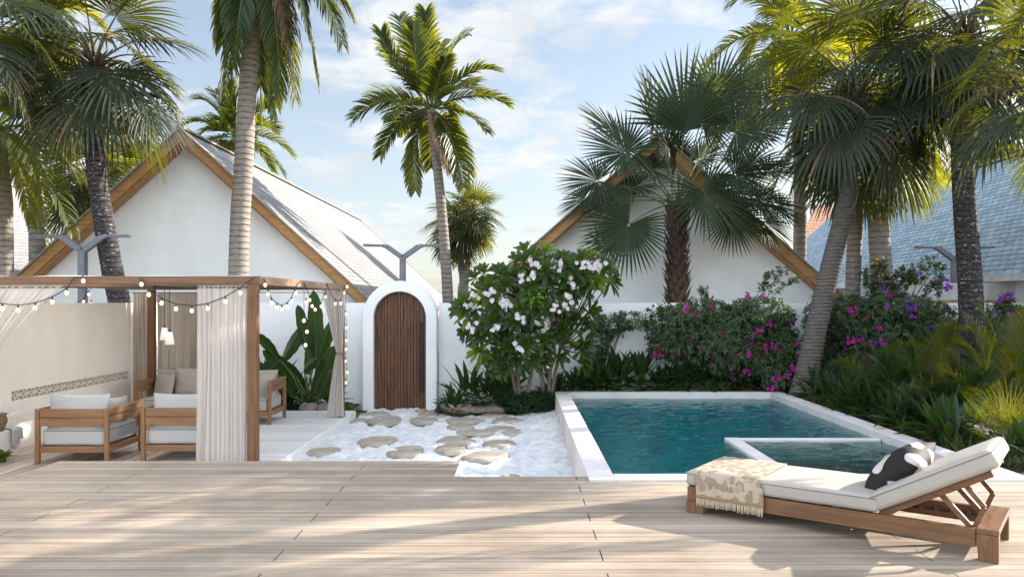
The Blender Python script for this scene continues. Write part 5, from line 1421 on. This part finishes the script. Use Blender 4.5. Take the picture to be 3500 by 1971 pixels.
def flowering_tree():
    Yc = 13.7; k_ = Yc / F; rng = random.Random(77)
    root = tree('flowering_tree', 'bushy small tree with whorled glossy leaves and pale pink flowers, right of the gate', Vector((.1, 13.95, .05)), 'tree')
    E = [(1370, 700, 125, 70, .55), (1290, 770, 115, 100, .6), (1400, 770, 100, 90, .6), (1240, 720, 60, 45, .35), (1195, 770, 45, 45, .3), (1480, 685, 62, 42, .4), (1440, 840, 50, 40, .4), (1340, 870, 100, 55, .5), (1210, 810, 50, 50, .35), (1430, 700, 80, 60, .5), (1240, 870, 50, 50, .3), (1420, 900, 60, 40, .4), (1300, 905, 70, 45, .45), (1350, 660, 60, 35, .35), (1500, 700, 42, 42, .3)]
    m = MB(); R_ = []; tot = sum((e[2] * e[3]) ** .5 for e in E)
    for _ in range(132):
        for att in range(30):
            r = rng.uniform(0, tot)
            for e in E:
                r -= (e[2] * e[3]) ** .5
                if r <= 0: break
            th = rng.uniform(0, 2 * PI); ph = math.acos(rng.uniform(-.75, 1))
            d = Vector((math.sin(ph) * math.cos(th), -abs(math.sin(ph) * math.sin(th)) * (1 if rng.random() < .8 else -1), math.cos(ph)))
            c = at(e[0], e[1], Yc); p = c + Vector((d.x * e[2] * k_ * .85, d.y * e[4], d.z * e[3] * k_ * .85))
            if all((p - q).length > .175 for q, _ in R_): break
        R_.append((p, d)); nf0 = len(m.m)
        rosette(m, p, (d + UP * .45 + Vector((0, -.55, 0))), rng.randint(14, 18), .29 * rng.uniform(.8, 1.15), .037, rng)
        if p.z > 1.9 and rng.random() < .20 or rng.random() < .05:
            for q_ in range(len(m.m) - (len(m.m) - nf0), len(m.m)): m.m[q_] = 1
    mt = MB()
    stems = [(1312, 985, 1300, 880), (1318, 985, 1345, 890), (1372, 985, 1360, 900), (1380, 985, 1410, 870), (1376, 985, 1385, 880), (1308, 985, 1270, 870)]
    tips = []
    for x0_, y0_, x1_, y1_ in stems:
        a = at(x0_, y0_, 13.95); a.z = .05; b = at(x1_, y1_, 13.85)
        mt.tube(curve_pts(a, (a + b) / 2 + Vector((rng.uniform(-.04, .04), 0, 0)), b, 6), [.045, .04, .036, .033, .03, .028, .026], 8); tips.append(b)
    for p, d in R_:
        b = min(tips, key=lambda q: (Vector((q.x, q.y, q.z)) - p).length + .0); mid = b.lerp(p, .5) + Vector((0, .12, -.08))
        mt.tube(curve_pts(b, mid, p, 5), [.020, .017, .014, .012, .010, .009], 5, False)
    part('trunk', mt, M['branch'], root, smooth=True); part('crown', m, [M['plum'], M['young_sunlit']], root)
    F_ = [(1345, 660), (1342, 695), (1318, 695), (1407, 668), (1440, 710), (1480, 665), (1510, 660), (1500, 672), (1272, 765), (1268, 755), (1240, 740), (1195, 745), (1180, 770), (1425, 770), (1402, 773), (1430, 750), (1308, 800), (1245, 826), (1187, 815), (1305, 870), (1370, 818), (1380, 815), (1460, 668)]
    bs = []
    for s2 in range(4):
        r2 = random.Random(s2); b = MB()
        for c in range(5):
            cc = Vector((r2.gauss(0, .032), r2.gauss(0, .02), r2.gauss(0, .03)))
            for j in range(5):
                a = j * 1.257 + r2.uniform(-.2, .2); dd = Vector((math.cos(a), -.45, math.sin(a))).normalized(); s_ = dd.cross(Vector((0, 1, 0))).normalized(); nn = s_.cross(dd)
                l_ = .038 * r2.uniform(.85, 1.15); b.ribbon([cc, cc + dd * l_ * .5, cc + dd * l_ * .9, cc + dd * l_ * 1.05 + Vector((0, .008, 0))], [l_ * .12, l_ * .34, l_ * .36, 0], [s_] * 4, [nn] * 4, .2)
        bs.append(mkmesh('flower_cluster', b, M['pinkwhite']))
    for i, (x, y) in enumerate(F_):
        o = bpy.data.objects.new('flower_cluster', bs[i % 4]); COL.objects.link(o); o.parent = root
        p0 = at(x, y, 13.15)
        near = [q for q, _ in R_ if abs((q.x / q.y) - (p0.x / p0.y)) < .016 and abs(((q.z - 2) / q.y) - ((p0.z - 2) / p0.y)) < .016]
        Yd = (min(q.y for q in near) - .16) if near else 13.3
        o.location = at(x, y, Yd) - Vector(root.location); o.rotation_euler = (rng.uniform(-.3, .3), rng.uniform(-3, 3), rng.uniform(-.3, .3)); s_ = rng.uniform(.95, 1.25); o.scale = (s_, s_, s_)
flowering_tree()

# ---- right-hand areca / lady palms
def clump(label, px, py, Y, n, Lf, seed, mat='areca', ll=.34, w=.013, z0=.34, el=(10, 80)):
    c = at(px, py, Y); rng = random.Random(seed); base = Vector((c.x, Y, z0)); root = thing('palm_clump', base, label, 'palm clump', 'low feathery palms in the right bed')
    m = MB(); mp = MB()
    n = int(n * .62)
    for k in range(n):
        f = (k + .5) / n; a = k * 2.4 + rng.uniform(-.2, .2); e = R(el[1] - (el[1] - el[0]) * f); d = Vector((math.cos(a) * math.cos(e), math.sin(a) * math.cos(e), math.sin(e)))
        L = Lf * rng.uniform(.8, 1.1); b0 = base + Vector((rng.uniform(-.1, .1), rng.uniform(-.1, .1), 0)); c_ = b0 + d * L * .6 + UP * L * .28; b_ = b0 + d * L * 1.0 + UP * (-.12 * L * math.cos(e) + .05)
        frond(m, mp, b0, c_, b_, 30, ll * 1.12, w * .85, .16, rng, .3, .30, .008, (50, 18), .5)
    part('leaf_stalks', mp, M['pet'], root, smooth=True); part('crown', m, M[mat], root)
def fanclump(label, px, py, Y, n, Rr, pet, seed, mat='areca', z0=.34, g=.06):
    c = at(px, py, Y); rng = random.Random(seed); base = Vector((c.x, Y, z0)); root = thing('palm_clump', base, label, 'palm clump', 'low feathery palms in the right bed')
    m = MB(); mp = MB()
    for k in range(n):
        f = (k + .5) / n; a = k * 2.4 + rng.uniform(-.2, .2); e = R(82 - 75 * f); d = Vector((math.cos(a) * math.cos(e), math.sin(a) * math.cos(e), math.sin(e))); pl = pet * rng.uniform(.75, 1.15)
        hub = base + d * pl + UP * .1; mp.tube(curve_pts(base, base + d * pl * .5 + UP * .12 * pl, hub, 5), .008, 5, False)
        fan_leaf(m, hub, d + UP * .1, Vector((-d.x, -d.y, 1.2)), Rr * rng.uniform(.85, 1.1), 28, 112, .12, g, .3, rng, .1, 1.0)
    part('leaf_stalks', mp, M['pet'], root, smooth=True); part('crown', m, M[mat], root)
clump('feathery palm clump with upright fronds below the widest bougainvillea', 2225, 1000, 12.6, 15, .95, 201)
fanclump('spiky grey-green palm clump by the right rim of the pool', 2210, 1060, 11.6, 13, .52, .48, 203, 'fan_blue')
clump('full feathery palm clump, tallest fronds left of the dark flecked trunk', 2350, 1020, 12.0, 20, 1.25, 205)
fanclump('round-leaved palm clump in the middle of the right bed', 2345, 1080, 11.0, 16, .50, .55, 207)
clump('palm clump with yellow tipped fronds at the right edge', 2520, 1000, 11.2, 24, 1.45, 209, 'areca')
clump('feathery palm clump low at the right edge, above the lounger head', 2480, 1090, 9.9, 22, 1.0, 211)
fanclump('fine-leaved palm clump just behind the raised lounger cushion', 2560, 1130, 9.7, 18, .42, .36, 213)
clump('feathery palm clump beside the right rim, between the grey and round-leaved clumps', 2270, 1070, 11.3, 14, .85, 215, 'low')
clump('dark feathery palm clump nearest the pool rim corner', 2430, 1130, 9.9, 15, .80, 217, 'low')
clump('bright yellow-green palm clump catching the sun at the right edge', 2570, 960, 11.8, 20, 1.7, 219, 'pin_y')
fanclump('small dark fan palm clump by the near corner of the right pool rim', 2540, 1165, 8.5, 22, .44, .34, 221, 'fan_mid')
leafy('rim_plant', 'low dark plant on the soil at the near end of the right pool rim', Vector((5.1, 8.1, .34)), 36, .34, .04, 431, 'low', 'plant', 'leafy plants overhanging the right pool rim', .1, (-5, 75), .15, .16)
# off-frame palms at the right whose shadows reach the deck
def shade_palm(label, x, y, h, seed, kind='fan'):
    root = tree('feather_palm', label, (x, y, .3)); m = MB(); trunk(m, [(x, y, .3), (x + .1, y, h * .5), (x, y + .1, h)], .2, .14, .12); part('trunk', m, M['bark_mid'], root, smooth=True)
    feather(12, 2.0, seed, 'pin', .45, .02, -45, 75, .2, .4, 1.0, 34)(root, Vector((x, y + .1, h)))
for i, (x, y, h, lb) in enumerate(SHADE): shade_palm(lb, x, y, h, 300 + i)
# ------------------------------------------------------------------ camera, sun, sky
cam = bpy.data.cameras.new('camera'); co = bpy.data.objects.new('camera', cam); COL.objects.link(co); scene.camera = co
co.location = (0, 0, CZ); co.rotation_euler = (PI / 2, 0, 0); cam.sensor_width = 36; cam.lens = F / 2576 * 36
cam.shift_x = (1288 - VX) / 2576; cam.shift_y = (VY - 724.5) / 2576; cam.clip_start = .05; cam.clip_end = 1500
SEL, SAZ = R(24.5), math.atan2(.915, .40)
sd = bpy.data.lights.new('sun', 'SUN'); so = bpy.data.objects.new('sun', sd); COL.objects.link(so)
sd.energy = SUN; sd.angle = R(.5); sd.color = (1, .93, .84)
v = Vector((math.sin(SAZ) * math.cos(SEL), math.cos(SAZ) * math.cos(SEL), math.sin(SEL))); so.location = v * 60
so.rotation_euler = v.to_track_quat('Z', 'Y').to_euler()
w = bpy.data.worlds.new('World'); scene.world = w; w.use_nodes = True; nt = w.node_tree; N = nt.nodes; Lk = nt.links
bg = N['Background']; bg.inputs[1].default_value = SKY
sky = N.new('ShaderNodeTexSky'); sky.sky_type = 'NISHITA'; sky.sun_disc = False; sky.sun_elevation = SEL; sky.sun_rotation = SAZ
sky.air_density = 1.0; sky.dust_density = 1.2; sky.ozone_density = 1.0
tc = N.new('ShaderNodeTexCoord'); sp = N.new('ShaderNodeSeparateXYZ'); Lk.new(tc.outputs['Generated'], sp.inputs[0])
def mth(op, a, b=0.0, clamp=False):
    n = N.new('ShaderNodeMath'); n.operation = op; n.use_clamp = clamp
    for x, s_ in ((a, n.inputs[0]), (b, n.inputs[1])):
        if isinstance(x, bpy.types.NodeSocket): Lk.new(x, s_)
        else: s_.default_value = x
    return n.outputs[0]
zz = mth('ADD', mth('MAXIMUM', sp.outputs[2], 0.0), .16)
cb = N.new('ShaderNodeCombineXYZ'); Lk.new(mth('DIVIDE', sp.outputs[0], zz), cb.inputs[0]); Lk.new(mth('DIVIDE', sp.outputs[1], zz), cb.inputs[1])
mp_ = N.new('ShaderNodeMapping'); Lk.new(cb.outputs[0], mp_.inputs[0]); mp_.inputs['Location'].default_value = CLOC; mp_.inputs['Scale'].default_value = (1.0, 1.0, 1)
def nz(sc, det, ro, di=0):
    n = N.new('ShaderNodeTexNoise'); Lk.new(mp_.outputs[0], n.inputs['Vector']); n.inputs['Scale'].default_value = sc; n.inputs['Detail'].default_value = det; n.inputs['Roughness'].default_value = ro; n.inputs['Distortion'].default_value = di; return n.outputs[0]
cl = mth('ADD', mth('MULTIPLY', nz(1.3, 3, .5), .5), mth('MULTIPLY', nz(4.2, 9, .62, .2), .5))
rp = N.new('ShaderNodeValToRGB'); Lk.new(cl, rp.inputs[0]); rp.color_ramp.elements[0].position = .485; rp.color_ramp.elements[1].position = .575
rp.color_ramp.elements[0].color = (0, 0, 0, 1); rp.color_ramp.elements[1].color = (.92, .92, .92, 1)
sh = N.new('ShaderNodeValToRGB'); Lk.new(nz(2.2, 6, .6), sh.inputs[0]); sh.color_ramp.elements[0].position = .35; sh.color_ramp.elements[1].position = .6
sh.color_ramp.elements[0].color = (4.5 * CB, 4.8 * CB, 5.15 * CB, 1); sh.color_ramp.elements[1].color = (6.9 * CB, 6.95 * CB, 7.0 * CB, 1)
mx = N.new('ShaderNodeMix'); mx.data_type = 'RGBA'; Lk.new(rp.outputs[0], mx.inputs[0]); Lk.new(sky.outputs[0], mx.inputs[6]); Lk.new(sh.outputs[0], mx.inputs[7])
# thin bright veil that whitens the sky toward the horizon
vl = mth('ADD', .20, mth('MULTIPLY', mth('SUBTRACT', 1.0, mth('MULTIPLY', mth('MAXIMUM', sp.outputs[2], 0.0), 2.4), True), .30))
m2 = N.new('ShaderNodeMix'); m2.data_type = 'RGBA'; Lk.new(vl, m2.inputs[0]); Lk.new(mx.outputs[2], m2.inputs[6]); m2.inputs[7].default_value = (5.7 * CB, 6.0 * CB, 6.2 * CB, 1)
# sky dimmed in front, brightened overhead and behind as added fill for shaded walls
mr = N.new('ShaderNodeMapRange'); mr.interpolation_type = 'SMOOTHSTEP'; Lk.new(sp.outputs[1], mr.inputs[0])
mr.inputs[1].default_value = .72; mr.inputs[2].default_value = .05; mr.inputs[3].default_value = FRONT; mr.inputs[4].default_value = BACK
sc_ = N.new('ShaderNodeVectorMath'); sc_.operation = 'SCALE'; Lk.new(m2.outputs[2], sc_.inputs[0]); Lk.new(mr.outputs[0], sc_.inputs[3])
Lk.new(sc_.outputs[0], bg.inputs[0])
vs_ = scene.view_settings; vs_.view_transform = 'Standard'; vs_.look = 'None'; vs_.gamma = 1; vs_.use_curve_mapping = False; vs_.exposure = EXPO
scene.cycles.max_bounces = 8; scene.cycles.transparent_max_bounces = 12; scene.cycles.caustics_reflective = False; scene.cycles.caustics_refractive = False
scene.cycles.sample_clamp_indirect = 6
scene.cycles.use_denoising = True
